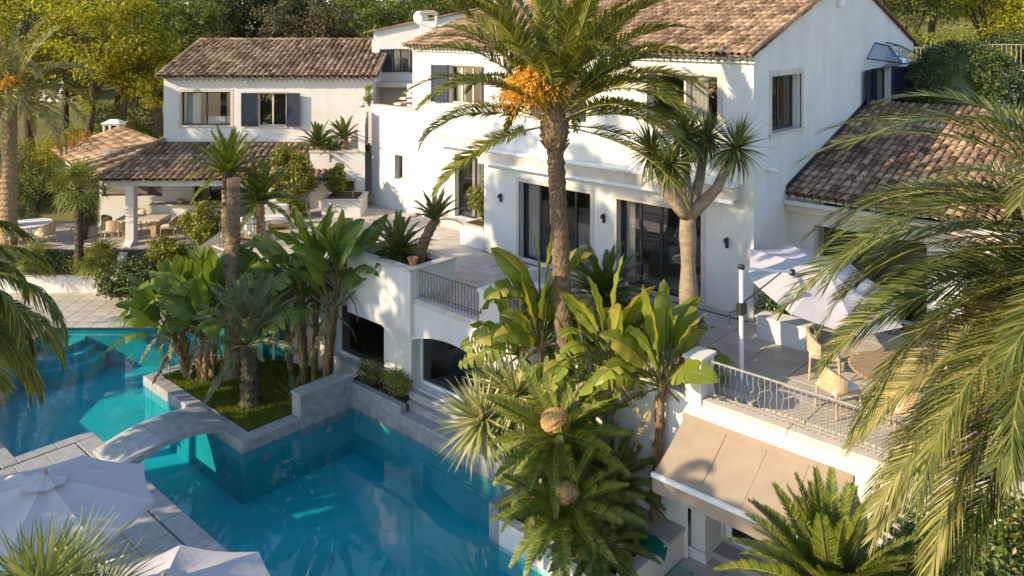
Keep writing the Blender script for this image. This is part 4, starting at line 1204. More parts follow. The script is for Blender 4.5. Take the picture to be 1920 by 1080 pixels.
def palm_trunk(mb, H, r0, r1, lean=(0, 0), seg=None, rough=.12, n=14, seed=0):
    rg = random.Random(seed)
    seg = seg or int(H / .11)
    vs = []; fs = []
    for i in range(seg + 1):
        t = i / seg
        r = r0 + (r1 - r0) * t
        c = Vector((lean[0] * t ** 1.5, lean[1] * t ** 1.5, H * t))
        for k in range(n):
            a = 2 * PI * k / n + (i % 2) * PI / n
            rr = r * (1 + (rough if (i % 2) else -rough * .35) * rg.uniform(.4, 1.2))
            vs.append((c.x + rr * math.cos(a), c.y + rr * math.sin(a), c.z))
    for i in range(seg):
        for k in range(n):
            j = (k + 1) % n
            fs.append((i * n + k, i * n + j, i * n + n + j, i * n + n + k))
    fs.append(tuple(seg * n + k for k in range(n)))
    mb.add(vs, fs)
    return Vector((lean[0], lean[1], H))
def crown(root, top, meshes, n, spread, az0=0, jitter=.25, name='frond', z_off=.0, scale=(.9, 1.08), azs=None, r=.12, clear=None):
    """meshes: list of (mesh list by pitch class); n per class"""
    g = 2.39996
    k = 0
    for cls, cnt, dz in meshes:
        for i in range(cnt):
            a = az0 + k * g + random.uniform(-jitter, jitter)
            k += 1
            if clear is not None and dz < .25 and abs((a - clear + PI) % (2 * PI) - PI) < .55: a += 1.2
            s = random.uniform(*scale)
            m = TRS((top[0] + math.cos(a) * r, top[1] + math.sin(a) * r, top[2] + dz + z_off), random.uniform(-.3, .3), random.uniform(-.08, .08), 0, s)
            m = Matrix.Translation((top[0] + math.cos(a) * r, top[1] + math.sin(a) * r, top[2] + dz)) @ Matrix.Rotation(a, 4, 'Z') @ Matrix.Rotation(random.uniform(-.45, .45), 4, 'X') @ Matrix.Rotation(random.uniform(-.1, .1), 4, 'Y') @ Matrix.Diagonal((s, s, s, 1))
            link(random.choice(cls), name, root, m)

def leafcloud(name, matn, n, shape, lsize, seed=0, clumps=30, cr=.35, flat=.0, aspect=.5, upbias=.3):
    """leaf faces scattered round clumps; shape(rg)-> clump centre. Returns mesh"""
    rg = random.Random(seed)
    cs = [shape(rg) for _ in range(clumps)]
    vs = []; fs = []
    for i in range(n):
        c = cs[rg.randrange(clumps)]
        u = Vector((rg.gauss(0, 1), rg.gauss(0, 1), rg.gauss(0, 1)))
        u.normalize()
        rad = cr * (rg.random() ** .45)
        p = c + Vector((u.x * rad, u.y * rad, u.z * rad * (1 - flat)))
        nrm = (u + Vector((rg.gauss(0, .6), rg.gauss(0, .6), rg.gauss(0, .6) + upbias))).normalized()
        t = nrm.cross(Vector((rg.gauss(0, 1), rg.gauss(0, 1), rg.gauss(0, 1)))).normalized()
        b = nrm.cross(t)
        s = lsize * rg.uniform(.6, 1.25)
        k = len(vs)
        vs += [p - t * s * .5, p + b * s * aspect * .5 + nrm * s * .08, p + t * s * .5, p - b * s * aspect * .5 + nrm * s * .08]
        fs.append((k, k + 1, k + 2, k + 3))
    me = bpy.data.meshes.new(name)
    me.from_pydata(vs, [], fs)
    me.materials.append(M_[matn])
    return me
def ellipsoid(rx, ry, rz, cz=0, shell=.55, low=-1):
    def f(rg):
        while True:
            u = Vector((rg.gauss(0, 1), rg.gauss(0, 1), rg.gauss(0, 1))).normalized()
            if u.z >= low: break
        q = shell + (1 - shell) * rg.random()
        return Vector((u.x * rx * q, u.y * ry * q, cz + u.z * rz * q))
    return f

# ------------------------------------------------------------------ tall date palm before the facade
def fr_set(prefix, L, n, ll, lw, matn, specs, seeds=2, **kw):
    out = []
    for (el, dr) in specs:
        out.append([frond_mesh('frond', L * random.uniform(.95, 1.05), n, ll, el, dr, lw, matn, seed=random.randrange(9999), **kw) for _ in range(seeds)])
    return out
DP = fr_set('date', 3.55, 92, .50, .038, 'palm_leaf', [(84, 32), (70, 58), (54, 74), (38, 84), (20, 84), (-10, 66)], 2, gdroop=.14, vee=.45, twist=.4, pet=.2, pw=1.75)
BASE = (-1.78, -5.28, -2.72)
dp = thing('date_palm', 'tall date palm with orange fruit in front of the villa facade', 'palm', BASE)
mb = MB(); top = palm_trunk(mb, 7.75, .215, .18, (-.22, -.2), None, .12, 16, 3)
mb.build('trunk', 'palm_bark', dp, label='rough ringed palm trunk')
mb = MB(); mb.lathe([(.22, -.25), (.30, .0), (.33, .25), (.22, .55), (.1, .75)], 14, tuple(top))
mb.build('crown_base', 'palm_bark', dp)
top2 = top + Vector((0, 0, .25))
crown(dp, top2, [(DP[0], 9, .45), (DP[1], 13, .4), (DP[2], 16, .3), (DP[3], 14, .2), (DP[4], 10, .08), (DP[5], 4, 0)], 0, 0, az0=.4, clear=R(-52))
# dead leaf-base stubs
mb = MB()
for i in range(34):
    a = i * 2.39996; z = -.35 + .02 * i
    p = top + Vector((math.cos(a) * .2, math.sin(a) * .2, z))
    mb.tube([p, p + Vector((math.cos(a) * .14, math.sin(a) * .14, .16))], [.035, .018], 4)
mb.build('leaf_stubs', 'stem_husk', dp)
def fruit_bunch(rg, L=1.45, spread=.42, nb=34, nf=9):
    st = MB(); bl = MB()
    p0 = Vector((0, 0, 0))
    main = [Vector((t * L * .55, 0, L * .75 * t - .35 * L * t * t)) for t in (0, .25, .5, .75, 1)]
    st.tube(main, [.03, .026, .022, .018, .012], 5)
    for i in range(nb):
        t = rg.uniform(.55, 1)
        b = main[-1].lerp(main[2], (1 - t) * 1.8)
        d = Vector((rg.uniform(-.2, 1), rg.uniform(-1, 1), rg.uniform(-.35, .9))).normalized()
        e = b + d * spread * rg.uniform(.6, 1.2); e2 = e + Vector((d.x, d.y, -.9)) * .22
        st.tube([b, e, e2], [.007, .006, .004], 3, False)
        for k in range(nf):
            q = (e.lerp(b, rg.random() * .6) if k % 2 else e.lerp(e2, rg.random())) + Vector((rg.gauss(0, .02), rg.gauss(0, .02), rg.gauss(0, .02)))
            s = rg.uniform(.017, .026)
            bl.add([q + Vector(v) * s for v in ((1, 0, 0), (-1, 0, 0), (0, 1, 0), (0, -1, 0), (0, 0, 1.3), (0, 0, -1.3))],
                   [(0, 2, 4), (2, 1, 4), (1, 3, 4), (3, 0, 4), (2, 0, 5), (1, 2, 5), (3, 1, 5), (0, 3, 5)])
    return st, bl
rg = random.Random(5)
FB = []
for k in range(2):
    s_, b_ = fruit_bunch(rg)
    FB.append((s_.mesh('fruit_stalk', 'fruit_stalk'), b_.mesh('fruit', 'fruit')))
# bunches on the sunlit, viewer-facing side
for k_, az in enumerate((-150, -120, -98, -75, -170, 165, -50, -135, -110, -160, -85, -145, -62, -105, -128, -38)):
    a = R(az); m = Matrix.Translation(top2 + Vector((math.cos(a) * .1, math.sin(a) * .1, .15))) @ Matrix.Rotation(a, 4, 'Z') @ Matrix.Rotation((-.75, -.35, .0)[k_ % 3] + random.uniform(-.12, .12), 4, 'Y') @ Matrix.Diagonal((.95,) * 3 + (1,))
    s_, b_ = random.choice(FB)
    f = link(s_, 'fruit_bunch', dp, m); c = link(b_, 'fruit', f); c['kind'] = 'stuff'

# left mid palm (by the trees)
DQ = fr_set('dateb', 3.6, 60, .46, .05, 'palm_sunlit', [(78, 50), (52, 85), (22, 85), (-8, 70)], 2, gdroop=.25)
x_, y_ = cw(-20.3, 32.5)
lp2 = thing('date_palm', 'date palm with orange fruit at the left edge near the trees', 'palm', (x_, y_, -1.6))
mb = MB(); top = palm_trunk(mb, 5.9, .32, .26, (-.15, .1), None, .12, 14, 8); mb.build('trunk', 'palm_bark', lp2)
crown(lp2, top + Vector((0, 0, .2)), [(DQ[0], 9, .3), (DQ[1], 14, .2), (DQ[2], 14, .1), (DQ[3], 9, 0)], 0, 0)
for az in (-60, -100, -20, -140):
    a = R(az); m = Matrix.Translation(top + Vector((0, 0, .3))) @ Matrix.Rotation(a, 4, 'Z')
    s_, b_ = random.choice(FB); f = link(s_, 'fruit_bunch', lp2, m); c = link(b_, 'fruit', f); c['kind'] = 'stuff'
# second, smaller trunk behind at the edge
x_, y_ = cw(-21.9, 33.2)
l3 = thing('palm_trunk', 'bare palm trunk cut off by the left picture edge', 'palm', (x_, y_, -1.6))
mb = MB(); palm_trunk(mb, 9.5, .34, .28, (0, 0), None, .12, 12, 9); mb.build('trunk', 'palm_bark', l3)

# near palm, right edge of the view
NP = [[frond_mesh('frond', 4.6, 108, .74, el, dr, .027, 'palm_sunlit' if (el < -10 and s == 31) else 'palm_near_shade', seed=s, a0=56, a1=24, vee=.30, gdroop=.10, rr=.03, twist=.35, messy=.035) for s in (31, 32)] for (el, dr) in ((74, 62), (50, 80), (26, 82), (2, 66), (-22, 50))]
x_, y_ = cw(8.05, 9.9)
gz = -2.4
npalm = thing('date_palm', 'near date palm with long arching fronds entering from the right edge', 'palm', (x_, y_, gz))
mb = MB(); top = palm_trunk(mb, 6.6, .42, .33, (0, 0), None, .13, 16, 12); mb.build('trunk', 'palm_bark', npalm)
crown(npalm, top + Vector((0, 0, .2)), [(NP[0], 1, .4), (NP[1], 12, .3), (NP[2], 32, .2), (NP[3], 40, .1), (NP[4], 44, 0)], 0, 0, az0=.9, r=.18)

# near palm, left edge of the view
NQ = [[frond_mesh('frond', 2.3, 150, .46, el, dr, .020, 'palm_leaf', seed=s, a0=50, a1=14, vee=.15, gdroop=.55, rr=.02, twist=.9) for s in (41, 42)] for (el, dr) in ((40, 95), (22, 98), (4, 88), (-14, 70))]
x_, y_ = cw(-8.0, 10.4)
nq = thing('feathery_palm', 'near palm with drooping feathery fronds at the left edge', 'palm', (x_, y_, -3.0))
mb = MB(); top = palm_trunk(mb, 6.85, .2, .15, (0, 0), None, .12, 12, 13); mb.build('trunk', 'palm_bark', nq)
crown(nq, top + Vector((0, 0, .1)), [(NQ[0], 10, .15), (NQ[1], 16, .1), (NQ[2], 18, .05), (NQ[3], 16, 0)], 0, 0, az0=2.2, r=.1, scale=(.7, 1.2))

# silvery young date palm on the island + cut trunk beside it
SP = fr_set('silver', 1.75, 44, .30, .024, 'palm_silver', [(85, 14), (72, 30), (55, 45), (30, 55), (-5, 45)], 2, gdroop=.16, a0=44, a1=16)
yp = thing('young_date_palm', 'silvery young date palm with short stout trunk on the island', 'palm', (-11.05, -7.62, -3.02))
mb = MB(); top = palm_trunk(mb, 1.75, .27, .20, (-.05, .0), None, .18, 14, 14); mb.build('trunk', 'bark_dark', yp)
crown(yp, top, [(SP[0], 12, .25), (SP[1], 16, .2), (SP[2], 14, .1), (SP[3], 9, 0), (SP[4], 4, -.05)], 0, 0, r=.07)
ct_ = thing('cut_palm_trunk', 'tall beheaded palm trunk with orange cut top on the island', 'palm', (-12.95, -7.1, -3.02))
mb = MB(); top = palm_trunk(mb, 5.9, .235, .185, (-.12, .1), None, .10, 16, 15); mb.build('trunk', 'palm_bark', ct_)
MB().lathe([(.2, -.2), (.205, .0), (.17, .03), (.05, .02)], 14, tuple(top)).build('cut_top', 'terracotta', ct_)
sm_ = thing('small_palm', 'small feathery palm seedling on the island grass by the raised wall', 'palm', (-10.3, -6.7, -3.0))
crown(sm_, (0, 0, 0), [(SP[1], 5, .0), (SP[2], 5, .0)], 0, 0, scale=(.4, .55), r=.03)

# ------------------------------------------------------------------ cycads
def cy_set(L, n, ll, lw, matn, specs, seeds=2):
    return [[frond_mesh('frond', L * random.uniform(.96, 1.04), n, ll, el, dr, lw, matn, seed=random.randrange(9999), pet=.06, a0=72, a1=40, vee=.42, gdroop=.06, twist=.12, rr=.014, pw=1.2, tipf=.3, messy=.012, aj=2) for _ in range(seeds)] for (el, dr) in specs]
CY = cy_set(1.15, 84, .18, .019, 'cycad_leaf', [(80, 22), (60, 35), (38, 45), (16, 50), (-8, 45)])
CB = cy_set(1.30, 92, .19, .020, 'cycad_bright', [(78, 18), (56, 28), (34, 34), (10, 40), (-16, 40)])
def cycad(label, loc, h, r, sets, counts, sc=1.0, lean=(0, 0), cone=None, az0=0, matb='palm_bark', tilt=0):
    t = thing('cycad', label, 'cycad', loc)
    top = Vector((0, 0, 0))
    if h > .05:
        mb = MB(); top = palm_trunk(mb, h, r, r * .88, lean, max(3, int(h / .08)), .14, 12, random.randrange(999)); mb.build('trunk', matb, t)
    k0 = len(t.children)
    g = 2.39996; k = 0
    for cls, cnt in zip(sets, counts):
        for i in range(cnt):
            a = az0 + k * g + random.uniform(-.2, .2); k += 1
            s = sc * random.uniform(.92, 1.06)
            m = Matrix.Translation(top) @ Matrix.Rotation(tilt, 4, 'X') @ Matrix.Rotation(a, 4, 'Z') @ Matrix.Translation((.05, 0, 0)) @ Matrix.Rotation(random.uniform(-.14, .14), 4, 'X') @ Matrix.Diagonal((s, s, s, 1))
            link(random.choice(cls), 'frond', t, m)
    if cone:
        mb = MB(); n = 28
        vs = []
        rg = random.Random(3)
        for i in range(17):
            ph = PI * i / 16
            for k in range(n):
                rr = cone * math.sin(ph) * (1 + rg.uniform(-.09, .07))
                vs.append((rr * math.cos(2 * PI * k / n), rr * math.sin(2 * PI * k / n), -cone * .8 * math.cos(ph)))
        mb.add([Vector(v) + top + Vector((0, -.08, cone * 1.05)) for v in vs], [(i * n + k, i * n + (k + 1) % n, i * n + n + (k + 1) % n, i * n + n + k) for i in range(16) for k in range(n)])
        mb.build('seed_cone', 'cone', t)
    return t
cycad('large cycad with round tan seed cone high in the poolside planter', (-1.15, -6.35, -2.72), 1.85, .2, CB, (0, 7, 13, 11, 6), 1.2, (0, -.05), .31, .3, tilt=R(30))
cycad('cycad with lower tan seed cone overhanging the pool edge', (-.45, -6.85, -2.72), .95, .2, CB, (0, 5, 11, 12, 9), 1.08, (0, -.1), .27, 1.1, tilt=R(32))
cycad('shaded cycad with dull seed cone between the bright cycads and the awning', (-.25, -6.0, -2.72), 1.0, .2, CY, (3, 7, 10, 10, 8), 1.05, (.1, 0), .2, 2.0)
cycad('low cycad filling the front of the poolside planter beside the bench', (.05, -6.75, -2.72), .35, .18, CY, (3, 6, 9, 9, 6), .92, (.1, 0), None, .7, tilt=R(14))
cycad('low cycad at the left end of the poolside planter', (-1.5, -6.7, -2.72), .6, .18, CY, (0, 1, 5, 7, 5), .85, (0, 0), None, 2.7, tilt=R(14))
cycad('bushy cycad in the white terrace planter', (-9.05, -4.05, .7), .12, .16, CY, (7, 11, 12, 8, 3), 1.0, az0=.2)
cycad('leaning cycad with bare trunk in the white terrace planter', (-8.35, -3.85, .7), 1.15, .17, CY, (4, 7, 7, 2, 0), .82, (.3, .35), None, 1.3)
cycad('wide dark cycad behind the banana plants before the glass doors', (-2.75, -2.6, .15), .5, .17, CY, (5, 9, 12, 11, 5), 1.15, az0=.9)
cycad('large bright cycad at the bottom right in front of the awning', (4.68, -7.22, -3.22), 2.3, .24, CB, (12, 17, 19, 13, 5), 1.22, az0=.5)
cycad('second bright cycad at the bottom right corner below the ivy', (5.9, -7.5, -3.22), 1.5, .22, CY, (6, 11, 14, 10, 4), 1.05, az0=1.7)
cycad('wide cycad crown right behind the cut palm trunk', (*cw(-9.85, 27.9), -.2), 2.55, .2, CB, (6, 10, 10, 8, 3), 1.25, (0, 0), None, .2)
cycad('dark cycad right of the cut palm trunk beyond the banana plants', (*cw(-8.75, 27.9), 0), 1.35, .2, CY, (6, 11, 12, 9, 4), 1.35, (0, 0), None, 1.0)
cycad('cycad leaning left over the roof planter of the corner block', (*cw(-8.0, 33.5), 2.2), .2, .15, CY, (6, 9, 10, 5, 1), .95, (-.1, 0), None, .2)
cycad('cycad with stout trunk on the roof planter beside the stair wall', (*cw(-6.95, 33.4), 2.2), .55, .18, CY, (6, 9, 9, 5, 0), .85, (0, 0), None, .8)
cycad('small dark cycad between the two roof planter cycads', (*cw(-7.45, 33.3), 2.2), .05, .15, CY, (3, 6, 8, 6, 2), .6, (0, 0), None, .8)

# ------------------------------------------------------------------ bird-of-paradise trees (banana-like leaves)
def blade_mesh(name, pet, B, Wd, elev, bend, matn, seed, splits=3, fold=.45, curl=.25):
    rg = random.Random(seed)
    m = 16
    P = [Vector((0, 0, 0))]; T = []
    tot = pet + B
    for i in range(m + 5):
        t = i / (m + 4)
        a = R(elev - bend * max(0, (t - .25)) ** 1.3 / .75)
        d = Vector((math.cos(a), 0, math.sin(a))); T.append(d)
        if i < m + 4: P.append(P[-1] + d * tot / (m + 4))
    mb = MB()
    mb.tube(P, [.028 * (1 - .75 * i / (m + 4)) for i in range(m + 5)], 5, False)
    nr = len(mb.f)
    i0 = int(pet / tot * (m + 4))
    Y = Vector((0, 1, 0))
    cols = m + 4 - i0
    for s in (-1, 1):
        sp = sorted(rg.sample(range(2, cols - 1), min(splits, cols - 3))) + [cols]
        start = 0
        for e in sp:
            dz = rg.uniform(-.12, .12) if splits else 0
            extra = rg.uniform(0, .35) if splits > 2 else rg.uniform(0, .1)
            vs = []
            for i in range(start, e + 1):
                q = i / cols
                w = Wd * .5 * (math.sin(PI * min(1, q ** .75 * .93 + .07)) ** .62) if q < 1 else .0
                w = max(w, .012)
                p, tg = P[i0 + i], T[i0 + i]
                N = Vector((-tg.z, 0, tg.x))
                fo = fold + dz
                gap = .0
                if i == e and e < cols: gap = -.035
                if i == start and start > 0: gap = .035
                sh = tg * (gap + .12 * w)
                for k in range(4):
                    f = k / 3
                    drop = curl * w * f * f + extra * w * f * f
                    wav = .02 * math.sin(i * 1.7 + s) * f
                    v = p + Y * s * w * f * math.cos(fo) + N * (w * f * math.sin(fo) - drop + wav) + sh * f
                    vs.append(v)
            nn = e - start
            mb.add(vs, [(i * 4 + k, i * 4 + k + 1, i * 4 + 5 + k, i * 4 + 4 + k) for i in range(nn) for k in range(3)])
            start = e
    me = mb.mesh(name, [matn, 'stalk_green'], True)
    me.polygons.foreach_set('material_index', [1 if i < nr else 0 for i in range(len(me.polygons))])
    return me
def blade_set(matn, B, Wd, pet):
    out = []
    k = 0
    for (el, be, sp) in ((84, 18, 0), (74, 44, 0), (64, 66, 1), (52, 88, 2), (40, 105, 4), (20, 108, 6)):
        out.append([blade_mesh('leaf', pet * random.uniform(.85, 1.15), B * random.uniform(.92, 1.08), Wd * random.uniform(.9, 1.1), el, be, matn, 60 + k + j, sp, random.uniform(.12, .34), random.uniform(.1, .4)) for j in range(3)])
        k += 2
    return out
BR = blade_set('banana_leaf', 1.05, .52, .55)
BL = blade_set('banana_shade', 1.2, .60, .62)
def bananas(label, loc, stems, sets, sc=1.0, group=None):
    """stems: (dx, dy, height, lean x, lean y, fan azimuth, leaves)"""
    t = thing('banana_plant', label, 'plant', loc)
    for (dx, dy, h, lx, ly, fa, nl) in stems:
        mb = MB()
        n = 9
        rgs = [.095 - .02 * (i / n) + random.uniform(-.008, .01) for i in range(n + 1)]
        pts = [Vector((dx + lx * (i / n) ** 1.3, dy + ly * (i / n) ** 1.3, h * i / n)) for i in range(n + 1)]
        mb.tube(pts, rgs, 9)
        # leaf-scar husks
        for i in range(int(h / .12)):
            q = (i + .5) * .12 / h
            if q >= 1: break
            c = Vector((dx + lx * q ** 1.3, dy + ly * q ** 1.3, h * q)); a = i * 2.4
            o = c + Vector((math.cos(a) * .07, math.sin(a) * .07, 0))
            mb.tube([o, o + Vector((math.cos(a) * .05, math.sin(a) * .05, .16 + .1 * random.random()))], [.05, .012], 4)
        mb.build('stem', 'stem_husk', t)
        tp_ = pts[-1]
        for i in range(nl):
            side = 1 if i % 2 else -1
            lev = i / max(1, nl - 1)
            ci = min(5, int(lev * 5.6))
            a = fa + (0 if side > 0 else PI) + random.uniform(-.8, .8)
            s = sc * random.uniform(.88, 1.1)
            m = Matrix.Translation(tp_ + Vector((math.cos(a) * .05, math.sin(a) * .05, -.05 - .12 * lev))) @ Matrix.Rotation(a, 4, 'Z') @ Matrix.Rotation(random.uniform(-.8, .8), 4, 'X') @ Matrix.Diagonal((s, s, s, 1))
            link(random.choice(sets[ci]), 'leaf', t, m)
        for i in range(3):
            a = fa + i * 2.1 + random.uniform(-.4, .4)
            link(random.choice(DEAD), 'dead_leaf', t, Matrix.Translation(tp_ + Vector((math.cos(a) * .06, math.sin(a) * .06, -.22))) @ Matrix.Rotation(a, 4, 'Z') @ Matrix.Rotation(random.uniform(-.9, .9), 4, 'X'))
    return t
DEAD = [blade_mesh('dead_leaf', .5, .8, .22, -45, 40, 'dead_leaf', 90 + j, 6, .5, .5) for j in range(2)]
VA = YAW            # fan plane square to the viewer
bananas('sunlit banana plant with broad leaves left of the tall palm trunk', (-2.25, -5.2, -2.72),
        [(-.1, -.1, 3.2, -.1, -.1, VA + .3, 14), (-.1, .1, 4.0, -.4, .1, VA - .2, 11), (-.5, .1, 2.75, -.45, -.15, VA + .4, 12)], BR, 1.02)
bananas('sunlit banana plant with upright leaves just right of the tall palm trunk', (-.72, -5.2, -2.72),
        [(0, 0, 3.3, -.05, .05, VA, 13), (-.45, .05, 2.5, -.1, 0, VA + .6, 8)], BR, 1.08)
bananas('sunlit banana plant with yellowing husk nearest the beige awning', (.30, -5.08, -2.72),
        [(0, 0, 3.05, .16, .05, VA - .15, 14)], BR, 1.15)
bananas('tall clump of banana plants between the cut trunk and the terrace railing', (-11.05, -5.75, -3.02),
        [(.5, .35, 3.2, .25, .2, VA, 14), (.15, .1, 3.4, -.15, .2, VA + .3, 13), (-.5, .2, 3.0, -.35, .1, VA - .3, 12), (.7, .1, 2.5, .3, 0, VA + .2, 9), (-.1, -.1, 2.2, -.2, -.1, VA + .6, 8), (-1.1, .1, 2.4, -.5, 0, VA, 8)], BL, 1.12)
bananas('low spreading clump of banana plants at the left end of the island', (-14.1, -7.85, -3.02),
        [(0, 0, 1.75, -.25, -.2, VA, 11), (.3, .15, 2.2, .1, .1, VA + .3, 11), (-.3, 0, 1.6, -.55, -.2, VA - .2, 10), (.55, .4, 2.35, .3, .2, VA + .1, 10), (.1, -.15, 1.35, -.3, -.3, VA + .7, 9), (.7, .1, 1.8, .35, 0, VA - .4, 9)], BL, 1.08)

# ------------------------------------------------------------------ rosettes: yucca, dragon tree
def sword_mesh(name, L, w, droop, matn, seed):
    rg = random.Random(seed); n = 5
    vs = []; 
    for i in range(n + 1):
        t = i / n
        ww = w * (1 - t ** 2.2) * (.75 + .5 * math.sin(PI * min(1, t * 1.2)))
        p = Vector((L * t, 0, -droop * L * t * t))
        if i < n: vs += [p + Vector((0, -ww, .25 * ww)), p + Vector((0, 0, -.25 * ww)), p + Vector((0, ww, .25 * ww))]
        else: vs += [p]
    fs = []
    for i in range(n - 1):
        for k in range(2): fs.append((3 * i + k, 3 * i + k + 1, 3 * i + 4 + k, 3 * i + 3 + k))
    e = 3 * (n - 1)
    fs += [(e, e + 1, 3 * n), (e + 1, e + 2, 3 * n)]
    return MB().add(vs, fs).mesh(name, matn)
YL = [sword_mesh('leaf', .92, .033, d, 'yucca_leaf', k) for k, d in enumerate((.05, .15, .3))]
DL = [sword_mesh('leaf', .70, .021, d, 'dragon_leaf', k) for k, d in enumerate((.1, .28, .5))]
def rosette(parent, c, n, meshes, lo=-35, hi=85, sc=1.0, axis=None):
    B = Matrix.Identity(4)
    if axis is not None: B = Vector(axis).to_track_quat('Z', 'Y').to_matrix().to_4x4()
    for i in range(n):
        a = i * 2.39996 + random.uniform(-.2, .2)
        el = R(hi + (lo - hi) * (i / n) ** .9 + random.uniform(-7, 7))
        s = sc * random.uniform(.85, 1.1)
        m = Matrix.Translation(c) @ B @ Matrix.Rotation(a, 4, 'Z') @ Matrix.Rotation(-el, 4, 'Y') @ Matrix.Translation((.03, 0, 0)) @ Matrix.Rotation(random.uniform(-.5, .5), 4, 'X') @ Matrix.Diagonal((s, s, s, 1))
        link(meshes[min(2, int(3 * i / n))], 'leaf', parent, m)
yu = thing('yucca', 'pale green spiky yucca with three heads on the pool ledge', 'yucca', (-3.25, -5.5, -2.75))
for (p1, n_, sc_) in (((-.14, -.78, 1.42), 125, 1.3), ((.42, -.3, 1.95), 105, 1.2), ((-.42, .0, 1.75), 95, 1.1)):
    mb = MB(); mb.tube([(0, 0, 0), (p1[0] * .3, p1[1] * .3, p1[2] * .5), p1], [.09, .07, .06], 7); mb.build('stem', 'stem_husk', yu)
    rosette(yu, Vector(p1), n_, YL, -45, 80, sc_, (p1[0] * .6, p1[1] * .6 - .35, 1))
dg = thing('dragon_tree', 'dragon tree with thick grooved trunk forking into spiky heads', 'tree', (.22, -3.55, -.05))
mb = MB()
n = 22; ring = 16; vs = []; fs = []
for i in range(n + 1):
    t = i / n; z = 3.55 * t
    r = .205 - .045 * t + .05 * (1 - t) ** 4 + .02 * math.sin(t * 17)
    for k in range(ring):
        a = 2 * PI * k / ring
        groove = -.05 * math.exp(-((a - (5.0 + .5 * math.sin(t * 9))) / .22) ** 2) * (1 if t < .62 else 0)
        vs.append(((r + groove) * math.cos(a) - .05 * t, (r + groove) * math.sin(a), z))
fs = [(i * ring + k, i * ring + (k + 1) % ring, (i + 1) * ring + (k + 1) % ring, (i + 1) * ring + k) for i in range(n) for k in range(ring)]
mb.add(vs, fs); mb.build('trunk', 'dragon_bark', dg, True)
Rv = Vector((.739, .673, 0))
heads = [(Rv * -.8 + Vector((0, 0, 4.75)), .95), (Rv * -.05 + Vector((-.2, .25, 5.05)), 1.0), (Rv * .98 + Vector((.05, -.05, 4.85)), 1.0), (Rv * .45 + Vector((-.3, .4, 5.0)), .9), (Rv * -.4 + Vector((.25, -.4, 4.55)), .85)]
for hp, sc_ in heads:
    b0 = Vector((-.05, 0, 3.35)); mid = b0.lerp(hp, .5) + Vector((hp.x * .12, hp.y * .12, -.12))
    MB().tube([b0, b0.lerp(mid, .5) + Vector((0, 0, -.03)), mid, hp], [.17, .14, .115, .08], 9).build('branch', 'dragon_bark', dg, True)
    rosette(dg, hp, 140, DL, -55, 85, sc_ * 1.15, (hp.x * .5, hp.y * .5, 1.6))

# ------------------------------------------------------------------ fan palms
def fan_mesh(name, Rr, n, arc, matn, pet, seed, droop=.2, w=.022):
    rg = random.Random(seed)
    mb = MB()
    mb.tube([(0, 0, 0), (pet * .5, 0, .03), (pet, 0, 0)], [.016, .012, .009], 4, False)
    nr = len(mb.f)
    for i in range(n):
        a = -arc / 2 + arc * i / (n - 1)
        L = Rr * (.72 + .28 * math.cos(a * .75)) * rg.uniform(.94, 1.04)
        d = Vector((math.cos(a), math.sin(a), .12 * math.cos(i * PI)))
        s = Vector((-math.sin(a), math.cos(a), 0))
        o = Vector((pet, 0, 0))
        p1 = o + d * L * .5; p2 = o + d * L + Vector((0, 0, -droop * L * rg.uniform(.5, 1.4)))
        mb.add([o - s * .004, o + s * .004, p1 + s * w + Vector((0, 0, -droop * L * .12)), p1 - s * w + Vector((0, 0, -droop * L * .12)), p2], [(0, 1, 2, 3), (3, 2, 4)])
    me = mb.mesh(name, [matn, 'rachis'])
    me.polygons.foreach_set('material_index', [1 if i < nr else 0 for i in range(len(me.polygons))])
    return me
FL = [fan_mesh('leaf', .62, 30, R(300), 'fan_leaf', .6, k, .25) for k in (1, 2, 3)]
FN = [fan_mesh('leaf', .80, 38, R(290), 'fan_leaf', .75, k, .10, .014) for k in (5, 6)]
def fan_palm(label, loc, h, r, n, sc, meshes=FL, lo=-40, hi=80, mat_t='bark_dark'):
    t = thing('fan_palm', label, 'palm', loc)
    top = Vector((0, 0, .05))
    if h > .05:
        mb = MB(); top = palm_trunk(mb, h, r, r * .85, (0, 0), None, .15, 12, random.randrange(99)); mb.build('trunk', mat_t, t)
    for i in range(n):
        a = i * 2.39996; el = R(hi + (lo - hi) * (i + .5) / n + random.uniform(-8, 8)); s = sc * random.uniform(.88, 1.1)
        m = Matrix.Translation(top) @ Matrix.Rotation(a, 4, 'Z') @ Matrix.Rotation(-el, 4, 'Y') @ Matrix.Rotation(random.uniform(-.4, .4), 4, 'X') @ Matrix.Diagonal((s, s, s, 1))
        link(random.choice(meshes), 'leaf', t, m)
    return t
fan_palm('fan palm standing before the porch roof corner', (*cw(-16.6, 30.9), -1.7), 2.9, .16, 30, 1.1)
fan_palm('low fan palm in the garden bed below the porch column', (*cw(-15.9, 31.2), -1.75), .15, .1, 22, .9)
fan_palm('low fan palm at the left of the garden bed', (*cw(-18.6, 31.3), -1.9), .2, .1, 18, .8)
fan_palm('near fan palm with stiff upright leaves at the bottom left corner', (*cw(-4.72, 8.05), -3.04), 4.25, .13, 20, .9, FN, -15, 88)
fan_palm('near fan palm whose leaf tips reach up at the bottom edge by the small parasol', (*cw(-2.55, 8.2), -3.04), 3.62, .12, 16, .8, FN, -10, 88)

